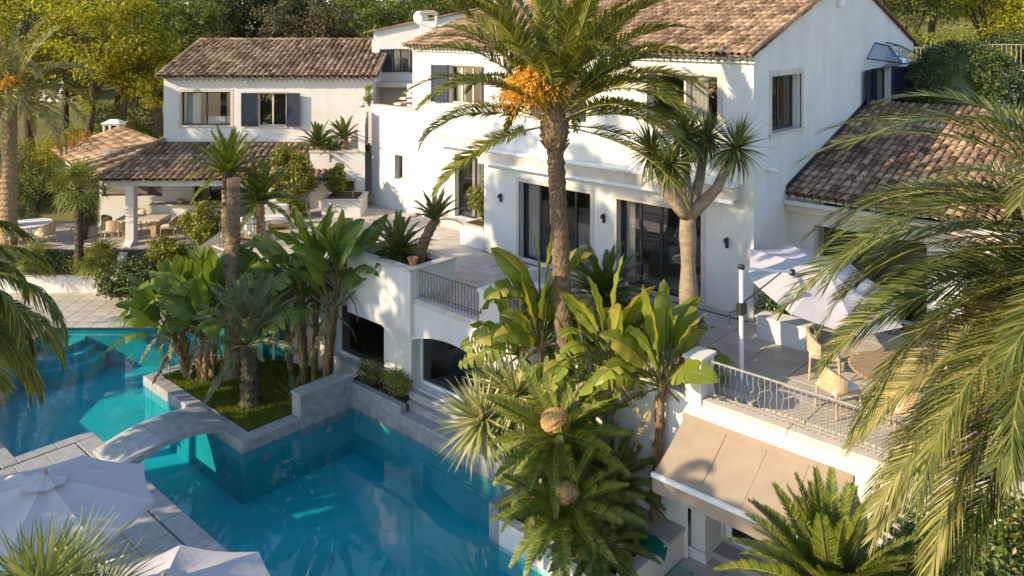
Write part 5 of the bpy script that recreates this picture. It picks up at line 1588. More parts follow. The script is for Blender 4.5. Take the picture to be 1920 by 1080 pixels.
# ------------------------------------------------------------------ shrubs
def shrub(name, label, loc, rx, ry, rz, n, lsize, matn, seed, clumps=26, cr=.3, stem=True, cat='shrub', shell=.5, cz=None, rot=0):
    t = thing(name, label, cat, loc, rot)
    cz = rz * .95 if cz is None else cz
    link(leafcloud('foliage', matn, n, ellipsoid(rx - cr * .5, ry - cr * .5, rz - cr * .4, cz, shell), lsize, seed, clumps, cr), 'foliage', t)
    if stem:
        mb = MB()
        for i in range(4):
            a = i * 1.7 + seed
            mb.tube([(0, 0, 0), (math.cos(a) * rx * .2, math.sin(a) * ry * .2, cz * .5), (math.cos(a) * rx * .55, math.sin(a) * ry * .55, cz * 1.1)], [.03 + .02 * rz, .02 + .01 * rz, .008], 5)
        mb.build('stems', 'bark_dark', t)
    return t
shrub('round_bush', 'round yellow-green bush in the facade planter by the left glass door', (-10.1, .62, .7), .66, .55, .88, 3800, .12, 'shrub', 1, 34, .24)
shrub('large_bush', 'large leafy bush in front of the corner block and porch roof', (*cw(-8.55, 31.3), .0), 1.1, .9, 1.5, 6000, .16, 'shrub', 2, 40, .34)
shrub('column_bush', 'slim upright bush in the low planter by the corner block', (*cw(-6.95, 32.0), .65), .42, .42, .7, 1500, .13, 'shrub', 3, 18, .2)
shrub('wispy_bush', 'wispy bright bush on the parapet top beside the stair treads', (*cw(-6.0, 33.9), 4.05), .28, .28, .55, 620, .085, 'shrub', 4, 14, .16)
shrub('leafy_bush', 'dense leafy bush beside the dining porch behind the cut trunk', (*cw(-12.1, 31.6), -1.4), 1.15, .9, 1.0, 4200, .14, 'shrub', 5, 40, .34)
shrub('ivy_column', 'ivy covered column at the left of the dining porch', (*cw(-17.65, 33.3), -1.6), .5, .5, 1.35, 3000, .10, 'shrub_dark', 6, 34, .26)
shrub('clipped_hedge', 'clipped dark hedge behind the round patio table', (*cw(-21.2, 35.2), -1.5), 1.0, .8, .62, 3000, .09, 'shrub_dark', 7, 30, .3)
shrub('ledge_bush', 'feathery green bush on the pool ledge under the left arch', (-8.95, -5.12, -2.6), .62, .38, .42, 3200, .060, 'shrub_dark', 8, 26, .24)
shrub('ledge_bush', 'olive green bush on the pool ledge beside the window steps', (-7.85, -5.12, -2.6), .66, .36, .38, 3200, .055, 'shrub', 9, 26, .22)
shrub('door_shrub', 'glossy shrub with red flowers beside the gable wall under the lean-to', (.75, -.25, .0), .55, .5, .62, 2200, .10, 'ivy', 10, 24, .25)
shrub('dark_shrub', 'dark shrub with glossy leaves at the foot of the dragon tree', (-.55, -2.9, 0), .75, .6, .55, 2800, .09, 'ivy', 11, 26, .28)
shrub('planter_groundcover', 'low groundcover filling the white terrace planter', (-9.3, -4.4, .72), .75, .25, .14, 1400, .05, 'grass', 12, 30, .14, False)
shrub('garden_bed_shrub', 'dark low shrubs filling the garden bed below the porch', (*cw(-18.4, 31.5), -2.3), 1.9, .5, .45, 4200, .09, 'shrub_dark', 13, 40, .35, False, rot=YAW)
shrub('garden_bed_shrub', 'olive shrubs below the porch beside the stair wall', (*cw(-16.3, 31.3), -2.3), 1.0, .4, .38, 2600, .08, 'shrub', 14, 30, .3, False, rot=YAW)
shrub('stair_shrub', 'leafy shrubs hiding the ground beside the white stair wall', (*cw(-14.2, 30.2), -3.0), 1.5, .7, .95, 5200, .13, 'shrub_dark', 23, 46, .36, False, rot=YAW)
shrub('stair_shrub', 'bright shrub at the foot of the porch column', (*cw(-13.3, 31.4), -2.2), 1.1, .6, .8, 4200, .12, 'shrub', 24, 40, .34, False, rot=YAW)
shrub('ivy_bank', 'ivy covered bank with glossy leaves at the right below the terrace', (6.5, -5.5, -2.6), 2.2, 1.5, 2.9, 34000, .11, 'ivy', 15, 190, .42, shell=.75, cz=.4, rot=R(33))
shrub('ivy_bank', 'darker ivy bank at the bottom right corner', (6.2, -7.4, -3.6), 1.9, 1.3, 2.3, 22000, .11, 'ivy', 16, 80, .4, shell=.75, cz=1.0)
shrub('vine', 'yellow-green leafy vine behind the outdoor table at the right', (5.9, -.9, 0), 1.0, .8, 1.0, 3600, .10, 'tree_yellow', 17, 44, .30, shell=.5)
shrub('topiary_bush', 'large dark dome-clipped bush behind the right end of the villa', (*cw(15.4, 27.5), 3.5), 1.95, 1.8, 1.75, 26000, .12, 'shrub_dark', 18, 420, .24, shell=.95)
_tp = [o for o in COL.objects if o.name == 'topiary_bush'][0]
MB().lathe([(.6, -.2), (1.3, .4), (1.5, 1.4), (1.3, 2.2), (.8, 2.75), (.05, 3.0)], 20).build('dark_core', 'shrub_dark', _tp, True)  # solid core added to darken the gaps between the leaves
shrub('clipped_hedge', 'sunlit clipped hedge behind the villa gable', (*cw(18.0, 35.0), 4.6), 2.3, 1.4, 1.35, 12000, .16, 'shrub', 19, 100, .4, shell=.8)
shrub('clipped_hedge', 'second clipped hedge right of the villa at the upper garden', (*cw(22.5, 36.0), 4.7), 2.6, 1.5, 1.25, 12000, .16, 'shrub_dark', 20, 100, .4, shell=.8)

# ------------------------------------------------------------------ trees
def tree(name, label, loc, h, trunk_h, rx, rz, matn, seed, n=7000, lsize=.26, clumps=55, cr=.9, tr=.2, bark='bark_dark', lean=(0, 0), shell=.35, limbs=7, flat=.2, group=None, cat='tree'):
    rg = random.Random(seed)
    t = thing(name, label, cat, loc, 0, group)
    mb = MB()
    tp_ = Vector((lean[0], lean[1], trunk_h))
    mid = Vector((lean[0] * .35 + rg.uniform(-.15, .15), lean[1] * .35, trunk_h * .5))
    mb.tube([(0, 0, -.6), (0, 0, .4), mid, tp_], [tr * 1.35, tr * 1.05, tr * .85, tr * .62], 9)
    cz = h - rz
    for i in range(limbs):
        a = i * 2.4 + seed; q = rg.uniform(.45, .85)
        e = Vector((tp_.x + math.cos(a) * rx * q, tp_.y + math.sin(a) * rx * q, cz + rg.uniform(-.3, .6) * rz))
        b = tp_.lerp(mid, rg.uniform(0, .5))
        m_ = b.lerp(e, .5) + Vector((rg.uniform(-.3, .3), rg.uniform(-.3, .3), .35))
        mb.tube([b, m_, e], [tr * .42, tr * .24, tr * .07], 6)
        for k in range(2):
            e2 = m_ + Vector((rg.uniform(-1, 1), rg.uniform(-1, 1), rg.uniform(.0, 1))) * rx * .35
            mb.tube([m_, m_.lerp(e2, .5) + Vector((0, 0, .1)), e2], [tr * .16, tr * .1, tr * .04], 5)
    mb.build('trunk', bark, t)
    me = leafcloud('crown', matn, n, ellipsoid(rx, rx, rz, 0, shell), lsize, seed, clumps, cr, flat)
    link(me, 'crown', t, Matrix.Translation((tp_.x, tp_.y, cz)))
    return t
def gz(cx, d):
    x, y = cw(cx, d); return (x, y, ground_z(x, y))
TR = [
 ('evergreen_shrub_tree', 'green shrub tree on the lawn behind the slotted chimney', -22.8, 47.5, 3.6, .8, 2.4, 1.7, 'tree_green', 5200, .18, .1),
 ('evergreen_shrub_tree', 'green shrub tree on the lawn left of the wing gable', -19.3, 49.0, 3.4, .8, 2.0, 1.6, 'tree_green', 4600, .18, .1),
 ('mimosa_shrub', 'low bushy yellow-green shrub behind the upper garden railing', 21.0, 38.0, 3.2, .5, 2.6, 1.7, 'tree_yellow', 7000, .17, .1),
 ('mimosa_shrub', 'bushy yellow-green shrub at the top right behind the white wall', 26.0, 40.0, 3.8, .5, 3.0, 2.0, 'tree_yellow', 8000, .18, .1),
 ('mimosa_shrub', 'green bushy shrub in the top right corner behind the railing', 30.0, 38.5, 3.6, .5, 2.8, 1.9, 'shrub', 7000, .18, .1),
 ('mimosa_shrub', 'olive shrub just behind the villa gable edge', 17.3, 40.0, 4.2, .5, 2.2, 2.2, 'tree_green', 6500, .17, .1),
 ('evergreen_shrub_tree', 'dense green shrub tree behind the white round table', -26.0, 38.5, 3.4, .8, 2.6, 1.6, 'tree_green', 6000, .17, .1),
 ('evergreen_shrub_tree', 'dark green shrub tree left of the porch roof edge', -22.4, 38.0, 2.7, .7, 1.6, 1.2, 'tree_green', 4200, .15, .1),
 ('green_tree', 'dark green tree standing between the maples at the left', -25.6, 52, 11.5, 4.0, 3.8, 4.6, 'tree_green', 10000, .26, .25),
 ('green_tree', 'green tree filling the gap left of the pines', -30.5, 55, 12.0, 4.0, 4.2, 4.8, 'tree_dark', 10000, .28, .25),
 ('green_tree', 'green tree behind the forked maple and the wing gable', -21.0, 52, 9.5, 3.0, 3.2, 3.8, 'tree_green', 8500, .26, .22),
 ('green_tree', 'dense dark tree behind the olive at the upper right', 22.5, 50, 9.5, 2.5, 4.2, 3.8, 'tree_green', 9000, .26, .25),
 ('green_tree', 'leafy tree behind the upper right railing', 26.0, 38.5, 6.5, 1.6, 2.4, 2.2, 'tree_yellow', 7500, .18, .18), # name, label, cx, d, h, trunk, rx, rz, mat, n, lsize, tr
 ('maple_tree', 'yellow-green maple with slim dark trunks left of the villa wing', -23.2, 44, 10.5, 4.2, 3.4, 3.6, 'tree_yellow', 6000, .24, .26),
 ('maple_tree', 'second yellow-green maple beside the slotted chimney', -21.9, 45, 10.2, 4.6, 2.6, 3.2, 'tree_yellow', 4600, .24, .22),
 ('maple_tree', 'maple with forked trunk directly left of the wing roof', -20.2, 46, 8.2, 3.6, 2.5, 2.8, 'tree_yellow', 4400, .24, .3),
 ('maple_tree', 'tall maple rising behind the left date palm', -27.5, 46, 12, 4.6, 3.6, 4.4, 'tree_yellow', 5000, .28, .28),
 ('maple_tree', 'maple at the far left edge above the palm trunk', -32.5, 48, 12, 4.5, 3.6, 4.6, 'tree_green', 8000, .28, .25),
 ('pine_tree', 'dark pine crown above the left end of the wing roof', -19.5, 58, 13, 5.0, 4.6, 4.2, 'tree_dark', 11000, .30, .3),
 ('pine_tree', 'dark pine left of the white far building', -15.8, 57, 11.5, 4.0, 3.6, 4.4, 'tree_dark', 9000, .30, .3),
 ('bare_tree', 'brownish thin tree behind the wing roof ridge', -14.7, 52, 9.6, 4.0, 2.2, 2.8, 'tree_brown', 2600, .22, .2),
 ('evergreen_tree', 'brownish green evergreen behind the middle of the wing roof', -12.2, 54, 11, 3.0, 3.4, 4.4, 'tree_brown', 8000, .26, .25),
 ('evergreen_tree', 'dense dark evergreen behind the right end of the wing roof', -8.6, 54, 11.2, 3.0, 3.3, 4.6, 'tree_green', 10000, .26, .25),
 ('evergreen_tree', 'dense leafy evergreen behind the satellite dish', -5.2, 56, 11.0, 3.0, 3.2, 4.4, 'tree_green', 10000, .26, .25),
 ('evergreen_tree', 'dark evergreen behind the chimney', -1.8, 58, 11.5, 3.0, 3.4, 4.4, 'tree_dark', 9000, .26, .25),
 ('orange_tree', 'small tree with orange autumn leaves below the left palm crown', -21.0, 39.5, 3.6, 1.4, 1.0, 1.1, 'tree_orange', 1500, .14, .07),
 ('garden_shrub_tree', 'bright yellow-green shrub behind the left palm trunk', -23.0, 41, 3.0, .8, 2.2, 1.2, 'tree_yellow', 5000, .16, .1),
 ('garden_shrub_tree', 'yellow autumn shrub above the porch roof edge', -19.6, 42.5, 2.4, .6, 1.3, .9, 'tree_yellow', 2600, .14, .08),
 ('olive_tree', 'grey-green olive tree behind the villa gable', 20.0, 41, 8.0, 2.0, 3.2, 2.6, 'tree_green', 8500, .20, .2),
 ('mimosa_tree', 'bright yellow-green tree at the top right above the hedges', 24.5, 42, 8.2, 2.0, 3.3, 2.8, 'tree_yellow', 9500, .22, .2),
 ('mimosa_tree', 'yellow-green tree at the top right corner', 29.5, 43, 8.6, 2.0, 3.2, 3.0, 'tree_yellow', 8500, .22, .2),
 ('mimosa_tree', 'tall tree behind the top right hedges', 27.0, 52, 10.0, 3.0, 4.6, 4.0, 'tree_green', 9000, .3, .25),
]
for i, (nm, lb, cx, d, h, th, rx, rz, mt, n_, ls_, tr_) in enumerate(TR):
    tree(nm, lb, gz(cx, d), h, th, rx, rz, mt, 100 + i, n_, ls_, max(24, int(n_ / 140)), rx * .27, tr_, lean=(random.uniform(-.4, .4), random.uniform(-.4, .4)))
# far wood on the hill: one continuous mass
rg = random.Random(77)
cs = []
for i in range(420):
    cx = rg.uniform(-75, 75); d = rg.uniform(70, 100)
    x, y = cw(cx, d); z = max(-2, ground_z(x, y))
    for k in range(2): cs.append(Vector((x + rg.uniform(-2, 2), y + rg.uniform(-2, 2), z + rg.uniform(0, 9))))
idx = [0]
def seq(rg_):
    idx[0] += 1
    return cs[(idx[0] - 1) % len(cs)]
fw = link(leafcloud('far_wood', 'tree_green', 60000, seq, .75, 5, len(cs), 2.6), 'far_wood')
tag(fw, 'far wood of green trees covering the hill behind the villa', 'wood', kind='stuff')
# far white buildings among the trees
for (cx, d, w, h, lb) in ((-20.5, 64, 1.9, 10.5, 'narrow white building behind the pines above the wing roof'), (-37.5, 66, 2.4, 6.0, 'white house wall glimpsed between the maple trees at the left')):
    x, y = cw(cx, d)
    b = thing('far_house', lb, 'house', (x, y, ground_z(x, y) - .5), YAW)
    mb = MB(); mb.box(-w / 2, w / 2, 0, 5, 0, h); mb.build('wall', 'stucco', b)
    for k in range(3):
        MB().box(-.35, .35, -.03, -.002, h * (.2 + .27 * k), h * (.2 + .27 * k) + 1.2).build('window', 'dark_metal', b)
    mb = MB(); mb.slab((-w / 2 - .3, -.4, h), (w / 2 + .3, -.4, h), (w / 2 + .3, 5.4, h + .9), (-w / 2 - .3, 5.4, h + .9), .12); mb.build('roof', 'roof_tile', b)

# tall garden trees beside the viewpoint (left of the frame): they shade the pool and lower walls
SH = Vector((-.417, -.907)); PP = Vector((.907, -.417))
def shade(label, p, s, h, trunk_h, rx, rz, n_, seed, cr=.55, cl=46):
    q = PP * p + SH * s
    return tree('garden_tree', label, (q.x, q.y, -3.1), h, trunk_h, rx, rz, 'tree_green', seed, n_, .40, cl, cr, .28, shell=.2, limbs=8)
shade('tallest garden tree left of the view shading the right glass doors', -1.3, 29, 20.2, 8, 1.8, 3.5, 5600, 201, .55, 80)
shade('tall garden tree left of the view shading the middle of the facade', -4.1, 28, 20.0, 8, 2.1, 5.6, 7800, 202, .55, 110)
shade('tall garden tree left of the view shading the left glass doors', -7.2, 28, 19.2, 7, 1.9, 5.2, 5400, 203, .55, 84)
shade('tall garden tree left of the view by the far patio', -13.5, 30, 12.0, 5, 2.6, 3.6, 1300, 204)
shade('small garden tree left of the deck shading the sun deck', -4.6, 21, 8.6, 3, 2.2, 3.0, 5200, 205, .5, 70)
shade('small garden tree left of the deck shading the footbridge', -8.2, 21.5, 8.2, 3, 1.7, 2.8, 1000, 206, .45, 24)
shade('small garden tree left of the deck shading the right half of the pool', -1.9, 21, 7.6, 3, 1.4, 2.4, 3000, 207, .45, 50)
shade('small garden tree left of the deck shading the large parasol', .5, 22.5, 8.2, 2.6, 1.6, 2.4, 3000, 208, .5, 50)
shade('small garden tree left of the deck between the two that shade the pool', -3.1, 22, 7.8, 3, 1.3, 2.4, 3000, 209, .45, 50)

# ------------------------------------------------------------------ parasols
def parasol(label, loc, rad, rz, zc, drop, ns=8):
    t = thing('parasol', label, 'parasol', loc, rz)
    n = 6; rings = 7; m = ns * n
    mb = MB(); vs = [(0, 0, zc)]
    for r_ in range(1, rings + 1):
        q = r_ / rings
        for k in range(m):
            s_, f = divmod(k, n); f /= n
            a0, a1 = 2 * PI * s_ / ns, 2 * PI * (s_ + 1) / ns
            x, y = math.cos(a0) * (1 - f) + math.cos(a1) * f, math.sin(a0) * (1 - f) + math.sin(a1) * f
            inn = 1 - .03 * math.sin(PI * f) * q
            sag = -.045 * math.sin(PI * f) * math.sin(PI * min(1, q * 1.05)) - .02 * math.sin(PI * f) * q
            vs.append((x * rad * q * inn, y * rad * q * inn, zc - drop * q ** 1.08 + sag))
    fs = [(0, 1 + k, 1 + (k + 1) % m) for k in range(m)]
    for r_ in range(rings - 1):
        for k in range(m):
            j = (k + 1) % m
            fs.append((1 + r_ * m + k, 1 + (r_ + 1) * m + k, 1 + (r_ + 1) * m + j, 1 + r_ * m + j))
    # short hanging valance
    e = len(vs); o = 1 + (rings - 1) * m
    for k in range(m): vs.append((vs[o + k][0] * 1.004, vs[o + k][1] * 1.004, vs[o + k][2] - .09))
    for k in range(m): fs.append((o + k, e + k, e + (k + 1) % m, o + (k + 1) % m))
    mb.add(vs, fs); mb.build('canopy', 'canvas', t)
    mb = MB(); v2 = [(0, 0, zc + .07)]
    for k in range(32):
        a = 2 * PI * k / 32; r2 = .36 * (1 - .03 * (k % 4 == 2)); v2.append((r2 * math.cos(a), r2 * math.sin(a), zc - .045 + .015 * math.cos(a * ns)))
    mb.add(v2, [(0, 1 + k, 1 + (k + 1) % 32) for k in range(32)]); mb.build('vent_cap', 'canvas', t)
    mb = MB(); mb.lathe([(.03, zc + .06), (.035, zc + .1), (.015, zc + .15)], 8); mb.build('finial', 'wood', t)
    MB().tube([(0, 0, 0), (0, 0, zc - .02)], .03, 10).build('pole', 'wood', t)
    for k in range(ns):
        a = 2 * PI * k / ns
        MB().tube([(0, 0, zc - .06), (math.cos(a) * rad * .985, math.sin(a) * rad * .985, zc - drop - .035)], .012, 5).build('rib', 'wood', t)
    MB().lathe([(.34, 0), (.34, .06), (.1, .09), (.05, .3)], 20).build('base', 'granite', t)
    return t
parasol('large off-white octagonal parasol on the pool deck at the lower left', (*cw(-8.16, 14.1), DECK), 1.80, YAW + R(9), 2.60, .55)
parasol('off-white parasol cut off by the bottom edge of the picture', (*cw(-4.95, 11.45), DECK), 1.75, YAW + R(15), 2.60, .55)
# sun lounger below the large parasol (only a corner shows)
def lounger(label, loc, rz):
    t = thing('sun_lounger', label, 'sun lounger', loc, rz)
    mb = MB(); mb.bbox(-1.0, 1.0, -.33, .33, .26, .32, .01); mb.build('frame', 'wood', t)
    for x in (-.9, .9):
        for y in (-.28, .28): MB().bbox(x - .03, x + .03, y - .03, y + .03, 0, .26, .005).build('leg', 'wood', t)
    MB().bbox(-.98, .45, -.31, .31, .325, .41, .03).build('mattress', 'cushion', t)
    mb = MB(); mb.add([(.46, -.31, .33), (.46, .31, .33), (1.05, .31, .72), (1.05, -.31, .72), (.42, -.31, .41), (.42, .31, .41), (1.0, .31, .80), (1.0, -.31, .80)], [(0, 1, 2, 3), (4, 7, 6, 5), (0, 4, 5, 1), (3, 2, 6, 7), (0, 3, 7, 4), (1, 5, 6, 2)])
    mb.build('backrest', 'cushion', t)
    return t
lounger('wooden sun lounger under the large parasol', (-6.2, -15.3, DECK), R(88))

# cantilever parasol on the right terrace
cp = thing('cantilever_parasol', 'white cantilever parasol with offset pole on the right hand terrace', 'parasol', (1.36, -3.4, 0))
MB().tube([(0, 0, .05), (0, 0, 2.42)], .048, 12).build('pole', 'white_metal', cp)
MB().lathe([(.07, 0), (.075, .05), (.05, .09)], 12, (0, 0, 2.36)).build('pole_cap', 'dark_metal', cp)
MB().bbox(-.45, .45, -.45, .45, 0, .06, .01).build('base', 'granite', cp)
apx = Vector((*cw(7.15, 18.3), 1.92)) - Vector((1.36, -3.4, 0))
CM = Matrix.Translation(apx) @ Matrix.Rotation(YAW, 4, 'Z') @ Matrix.Rotation(R(10), 4, 'Y') @ Matrix.Rotation(R(15), 4, 'X') @ Matrix.Rotation(R(6), 4, 'Z')
brk = CM @ Vector((-.85, -.12, -.1))
MB().tube([(0, 0, 2.38), brk], .03, 8).build('arm', 'white_metal', cp)
MB().tube([(0, 0, 1.62), Vector((0, 0, 2.38)).lerp(brk, .8)], .016, 6).build('strut', 'dark_metal', cp)
mb = MB(); mb.bbox(-.08, .08, -.12, .12, 1.42, 1.66, .03); mb.build('crank_housing', 'dark_metal', cp)
MB().tube([(-.06, -.1, 1.5), (-.16, -.2, 1.46), (-.17, -.2, 1.2), (-.14, -.22, 1.15)], .02, 6).build('crank_handle', 'dark_metal', cp)
MB().lathe([(.02, -.08), (.07, -.06), (.07, .04), (.02, .08)], 12, tuple(brk)).build('bracket', 'dark_metal', cp)
rad, ns, n, rings, drop = 1.80, 8, 6, 6, .42
m = ns * n
mb = MB(CM); vs = [(0, 0, 0)]
for r_ in range(1, rings + 1):
    q = r_ / rings
    for k in range(m):
        s_, f = divmod(k, n); f /= n
        a0, a1 = 2 * PI * s_ / ns, 2 * PI * (s_ + 1) / ns
        x, y = math.cos(a0) * (1 - f) + math.cos(a1) * f, math.sin(a0) * (1 - f) + math.sin(a1) * f
        inn = 1 - .03 * math.sin(PI * f) * q
        vs.append((x * rad * q * inn, y * rad * q * inn, -drop * q - .05 * math.sin(PI * f) * q))
fs = [(0, 1 + k, 1 + (k + 1) % m) for k in range(m)]
for r_ in range(rings - 1):
    for k in range(m):
        j = (k + 1) % m
        fs.append((1 + r_ * m + k, 1 + (r_ + 1) * m + k, 1 + (r_ + 1) * m + j, 1 + r_ * m + j))
mb.add(vs, fs); mb.build('canopy', 'canvas', cp)
for k in range(ns):
    a = k * 2 * PI / ns
    MB(CM).tube([(0, 0, -.04), (math.cos(a) * rad * .985, math.sin(a) * rad * .985, -drop - .03)], .012, 5).build('rib', 'white_metal', cp)

# ------------------------------------------------------------------ furniture
def armchair(label, loc, rz, sc=1.0, matf='rattan', cush='cushion'):
    t = thing('armchair', label, 'chair', loc, rz)
    t.scale = (sc,) * 3
    for x in (-.25, .25):
        for y in (-.24, .24):
            MB().tube([(x * 1.1, y * 1.1, 0), (x, y, .42)], [.018, .024], 6).build('leg', matf, t)
    MB().bbox(-.28, .28, -.27, .27, .40, .45, .015).build('seat_frame', matf, t)
    MB().bbox(-.25, .25, -.25, .25, .452, .52, .03).build('seat_cushion', cush, t)
    mb = MB(); vs = []
    for i in range(13):
        a = PI * (i / 12)
        x, y = math.cos(a) * .30, .06 + math.sin(a) * .25
        z1 = .66 + .18 * math.sin(a)
        vs += [(x, y, .45), (x * 1.06, y * 1.06, z1), (x * .9, y * .9, z1), (x * .88, y * .88, .45)]
    mb.add(vs, [(4 * i + k, 4 * i + 4 + k, 4 * i + 4 + (k + 1) % 4, 4 * i + (k + 1) % 4) for i in range(12) for k in range(4)] + [(0, 1, 2, 3), (51, 50, 49, 48)])
    mb.build('curved_back', matf, t)
    MB().bbox(-.2, .2, .14, .24, .50, .78, .03).build('back_cushion', cush, t)
    return t
def rtable(label, loc, r_, matn, slat=False, h=.74):
    t = thing('round_table', label, 'table', loc, YAW + .2)
    if slat:
        n = 15
        for i in range(n):
            y = -r_ + 2 * r_ * (i + .5) / n; hw = math.sqrt(max(.01, r_ * r_ - y * y))
            MB().bbox(-hw, hw, y - r_ / n + .006, y + r_ / n - .006, h - .035, h, .004).build('slat', matn, t)
        MB().lathe([(r_ * 1.0, -.05), (r_ * 1.0, -.036), (r_ * .9, -.036)], 32, (0, 0, h)).build('rim', matn, t)
    else:
        MB().lathe([(r_ - .02, -.05), (r_, -.03), (r_, -.01), (r_ - .02, 0)], 36, (0, 0, h)).build('table_top', matn, t)
    for k in range(4):
        a = k * PI / 2 + .5
        MB().tube([(math.cos(a) * r_ * .5, math.sin(a) * r_ * .5, 0), (math.cos(a) * r_ * .35, math.sin(a) * r_ * .35, h - .05)], .035, 8).build('leg', matn, t)
    return t
# right terrace set
rtable('round slatted wooden table under the palm fronds on the right terrace', (4.1, -2.35, 0), .85, 'wood', True)
armchair('light rattan armchair left of the slatted table by the cantilever parasol', (2.55, -1.95, 0), R(110), 1.15)
armchair('rattan armchair with white cushion in front of the slatted table', (4.65, -3.35, 0), R(205), 1.1)
armchair('rattan armchair behind the railing beside the slatted table', (3.35, -3.35, 0), R(150), 1.1)
armchair('rattan armchair behind the slatted table near the vine', (4.9, -1.45, 0), R(-40), 1.1)
# porch dining set
x_, y_ = cw(-15.55, 33.9)
dt = thing('dining_table', 'long pale dining table under the porch', 'table', (x_, y_, WZ), YAW)
MB().bbox(-.95, .95, -.5, .5, .70, .76, .02).build('table_top', 'trim_stone', dt)
for sx in (-.6, .6): MB().bbox(sx - .12, sx + .12, -.3, .3, 0, .70, .02).build('pedestal', 'rattan', dt)
for (dx, dy, rz, lb) in ((-1.3, -.1, 90, 'wooden dining chair at the left end of the porch table'), (-.6, .85, 0, 'wooden dining chair behind the left half of the porch table'), (.55, .85, 0, 'wooden dining chair behind the right half of the porch table'),
                         (-.75, -.8, 180, 'wooden dining chair in front of the left half of the porch table'), (1.25, -.3, -80, 'wooden dining chair right of the white porch column'), (1.5, .35, -100, 'wooden dining chair at the right end of the porch table')):
    p = cw(-15.55 + dx, 33.9 + dy)
    armchair(lb, (p[0], p[1], WZ), YAW + R(rz), 1.05)
p = cw(-19.75, 33.0)
rtable('white round table on the patio left of the porch', (p[0], p[1], WZ), .85, 'cushion')
for (dx, dy, rz, lb) in ((-.2, -1.15, 180, 'wooden chair in front of the white round table'), (1.0, -.6, -120, 'wooden chair right of the white round table by the ivy column'), (-1.15, -.5, 110, 'wooden chair left of the white round table'), (1.75, .6, -80, 'wooden chair between the ivy column and the fan palm')):
    q = cw(-19.75 + dx, 33.0 + dy)
    armchair(lb, (q[0], q[1], WZ), YAW + R(rz), 1.1)
p = cw(-15.0, 35.0)
bw = thing('bowl', 'small woven bowl standing on the porch bar counter', 'bowl', (*cw(-14.3, 34.85), -.255), 0)
MB().lathe([(.08, 0), (.12, .03), (.19, .17), (.17, .17), (.10, .05)], 14).build('bowl_body', 'rattan', bw)
# lounge furniture on the terraces
def lounge(label, loc, rz, w=.95):
    t = thing('lounge_chair', label, 'chair', loc, rz)
    MB().bbox(-w / 2, w / 2, -.42, .42, .12, .26, .02).build('frame', 'wood', t)
    for x in (-w / 2 + .05, w / 2 - .05):
        for y in (-.36, .36): MB().bbox(x - .03, x + .03, y - .03, y + .03, 0, .12, .005).build('leg', 'wood', t)
    MB().bbox(-w / 2 + .03, w / 2 - .03, -.40, .36, .262, .44, .05).build('seat_cushion', 'cushion', t)
    MB().bbox(-w / 2 + .03, w / 2 - .03, .22, .42, .40, .82, .06).build('back_cushion', 'cushion', t)
    for sx in (-1, 1): MB().tube([(sx * (w / 2), -.38, .12), (sx * (w / 2), -.38, .56), (sx * (w / 2), .4, .60), (sx * (w / 2), .4, .12)], .025, 6).build('armrest', 'wood', t)
    return t
lounge('white cushioned lounge chair left of the tall palm trunk on the terrace', (-5.1, -2.75, 0), R(70))
lounge('white cushioned lounge chair right of the tall palm trunk on the terrace', (-3.5, -1.6, 0), R(-30), 1.5)
lounge('white cushioned lounge chair at the left end of the terrace by the short railing', (*cw(-9.2, 28.2), 0), YAW + R(160), 1.2)
lounge('second white lounge chair at the left end of the terrace behind the first', (*cw(-8.9, 29.6), 0), YAW + R(15), 1.4)
# low white wall box beside the gable on the right terrace
bx_ = thing('low_wall', 'low white wall block behind the cantilever parasol', 'wall', (1.15, -.75, 0))
MB().bbox(-.6, .6, -.25, .25, 0, .5, .01).build('wall', 'stucco_grey', bx_)
MB().bbox(-.63, .63, -.28, .28, .502, .55, .01).build('wall_cap', 'stucco', bx_)
pt = thing('flower_pot', 'terracotta pot on the rim of the terrace planter', 'pot', (-7.75, -4.6, .88))
MB().lathe([(.09, 0), (.13, .16), (.15, .16), (.15, .2), (.12, .2), (.11, .15)], 14).build('pot_body', 'terracotta', pt)
# glazed bay behind the island plants
gb = thing('glass_bay', 'framed glass bay behind the island with the turquoise pool reflection painted on its backing', 'window', (*cw(-8.0, 25.2), -3.1), YAW)
MB().bbox(-1.6, 1.6, -.04, .04, 0, .08, .005).build('bottom_rail', 'white_metal', gb)
MB().bbox(-1.6, 1.6, -.04, .04, 1.45, 1.55, .005).build('top_rail', 'white_metal', gb)
for x in (-1.55, -.5, .55, 1.55): MB().bbox(x - .035, x + .035, -.035, .035, .08, 1.45, .005).build('mullion', 'white_metal', gb)
for a, b in ((-1.51, -.54), (-.46, .51), (.59, 1.51)): MB().quad((a, 0, .08), (b, 0, .08), (b, 0, 1.45), (a, 0, 1.45)).build('pane', 'window_glass', gb)
MB().box(-1.8, 1.8, .7, .8, -.5, 2.2).build('reflection_backing', 'pool_tile', gb)  # backing added behind the panes; its colour paints the pool's turquoise reflection
MB().box(-2.3, 2.3, -.12, .9, 1.56, 2.9).build('lintel', 'stucco', gb)
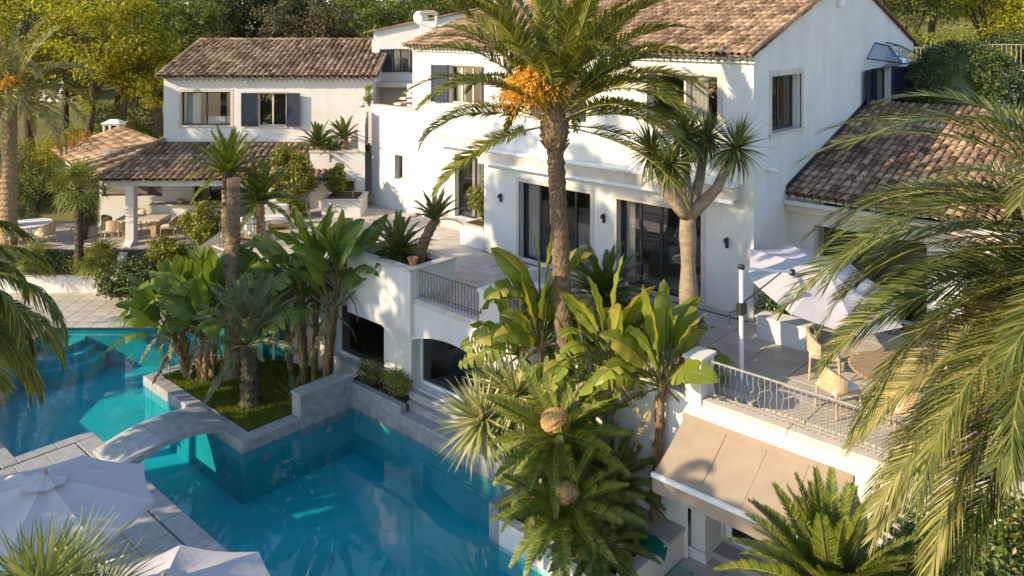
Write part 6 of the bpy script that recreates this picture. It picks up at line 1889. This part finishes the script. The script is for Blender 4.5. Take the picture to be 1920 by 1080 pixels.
# recessed pool lights: chrome rings under water
for (x, y, z, rx, ry, lb) in ((-9.24, -8.2, -3.5, 0, 90, 'round underwater pool light on the island side wall near its corner'), (-9.22, -6.3, -3.5, 0, 90, 'round underwater pool light below the raised island wall')):
    t = thing('pool_light', lb, 'light', (x, y, z)); t.rotation_euler = (R(rx), R(ry), 0)
    MB().lathe([(.1, -.01), (.1, .02), (.07, .03), (.02, .025)], 16).build('lens', 'granite', t)
for i, (x, y) in enumerate(((-7.9, -9.9), (-5.6, -10.1))):
    t = thing('pool_light', ('pale round floor fitting in the pool near the deck', 'pale round floor fitting farther right in the pool')[i], 'light', (x, y, BOT + .01))
    MB().lathe([(.1, -.01), (.1, .02), (.07, .03), (.02, .03)], 16).build('lens', 'granite', t)

# ------------------------------------------------------------------ things seen through the glass doors
def indoor_sofa(label, loc, rz, w):
    t = thing('indoor_sofa', label, 'sofa', loc, rz)
    MB().bbox(-w / 2, w / 2, -.4, .4, .1, .42, .05).build('seat', 'cushion', t)
    MB().bbox(-w / 2, w / 2, .22, .42, .42, .85, .06).build('backrest', 'cushion', t)
    for sx in (-1, 1): MB().bbox(sx * w / 2 - .1, sx * w / 2 + .1, -.4, .42, .1, .62, .05).build('armrest', 'cushion', t)
    for sx in (-1, 1): MB().bbox(sx * (w / 2 - .1) - .03, sx * (w / 2 - .1) + .03, -.3, .3, .02, .1, .01).build('leg', 'wood', t)
    return t
indoor_sofa('pale sofa inside behind the left glass doors', (-6.4, 2.6, .02), R(180), 1.9)
indoor_sofa('pale sofa inside behind the right glass doors', (-3.1, 3.2, .02), R(20), 1.9)
def indoor_table(label, loc, r_, h):
    t = thing('indoor_table', label, 'table', loc)
    MB().lathe([(r_, -.04), (r_, 0)], 24, (0, 0, h)).build('table_top', 'trim_stone', t)
    MB().tube([(0, 0, 0), (0, 0, h - .04)], .06, 8).build('pedestal', 'dark_metal', t)
    return t
indoor_table('round table inside behind the right glass doors', (-2.6, 1.5, .02), .55, .72)
indoor_table('low table inside behind the left glass doors', (-6.0, 1.4, .02), .5, .42)
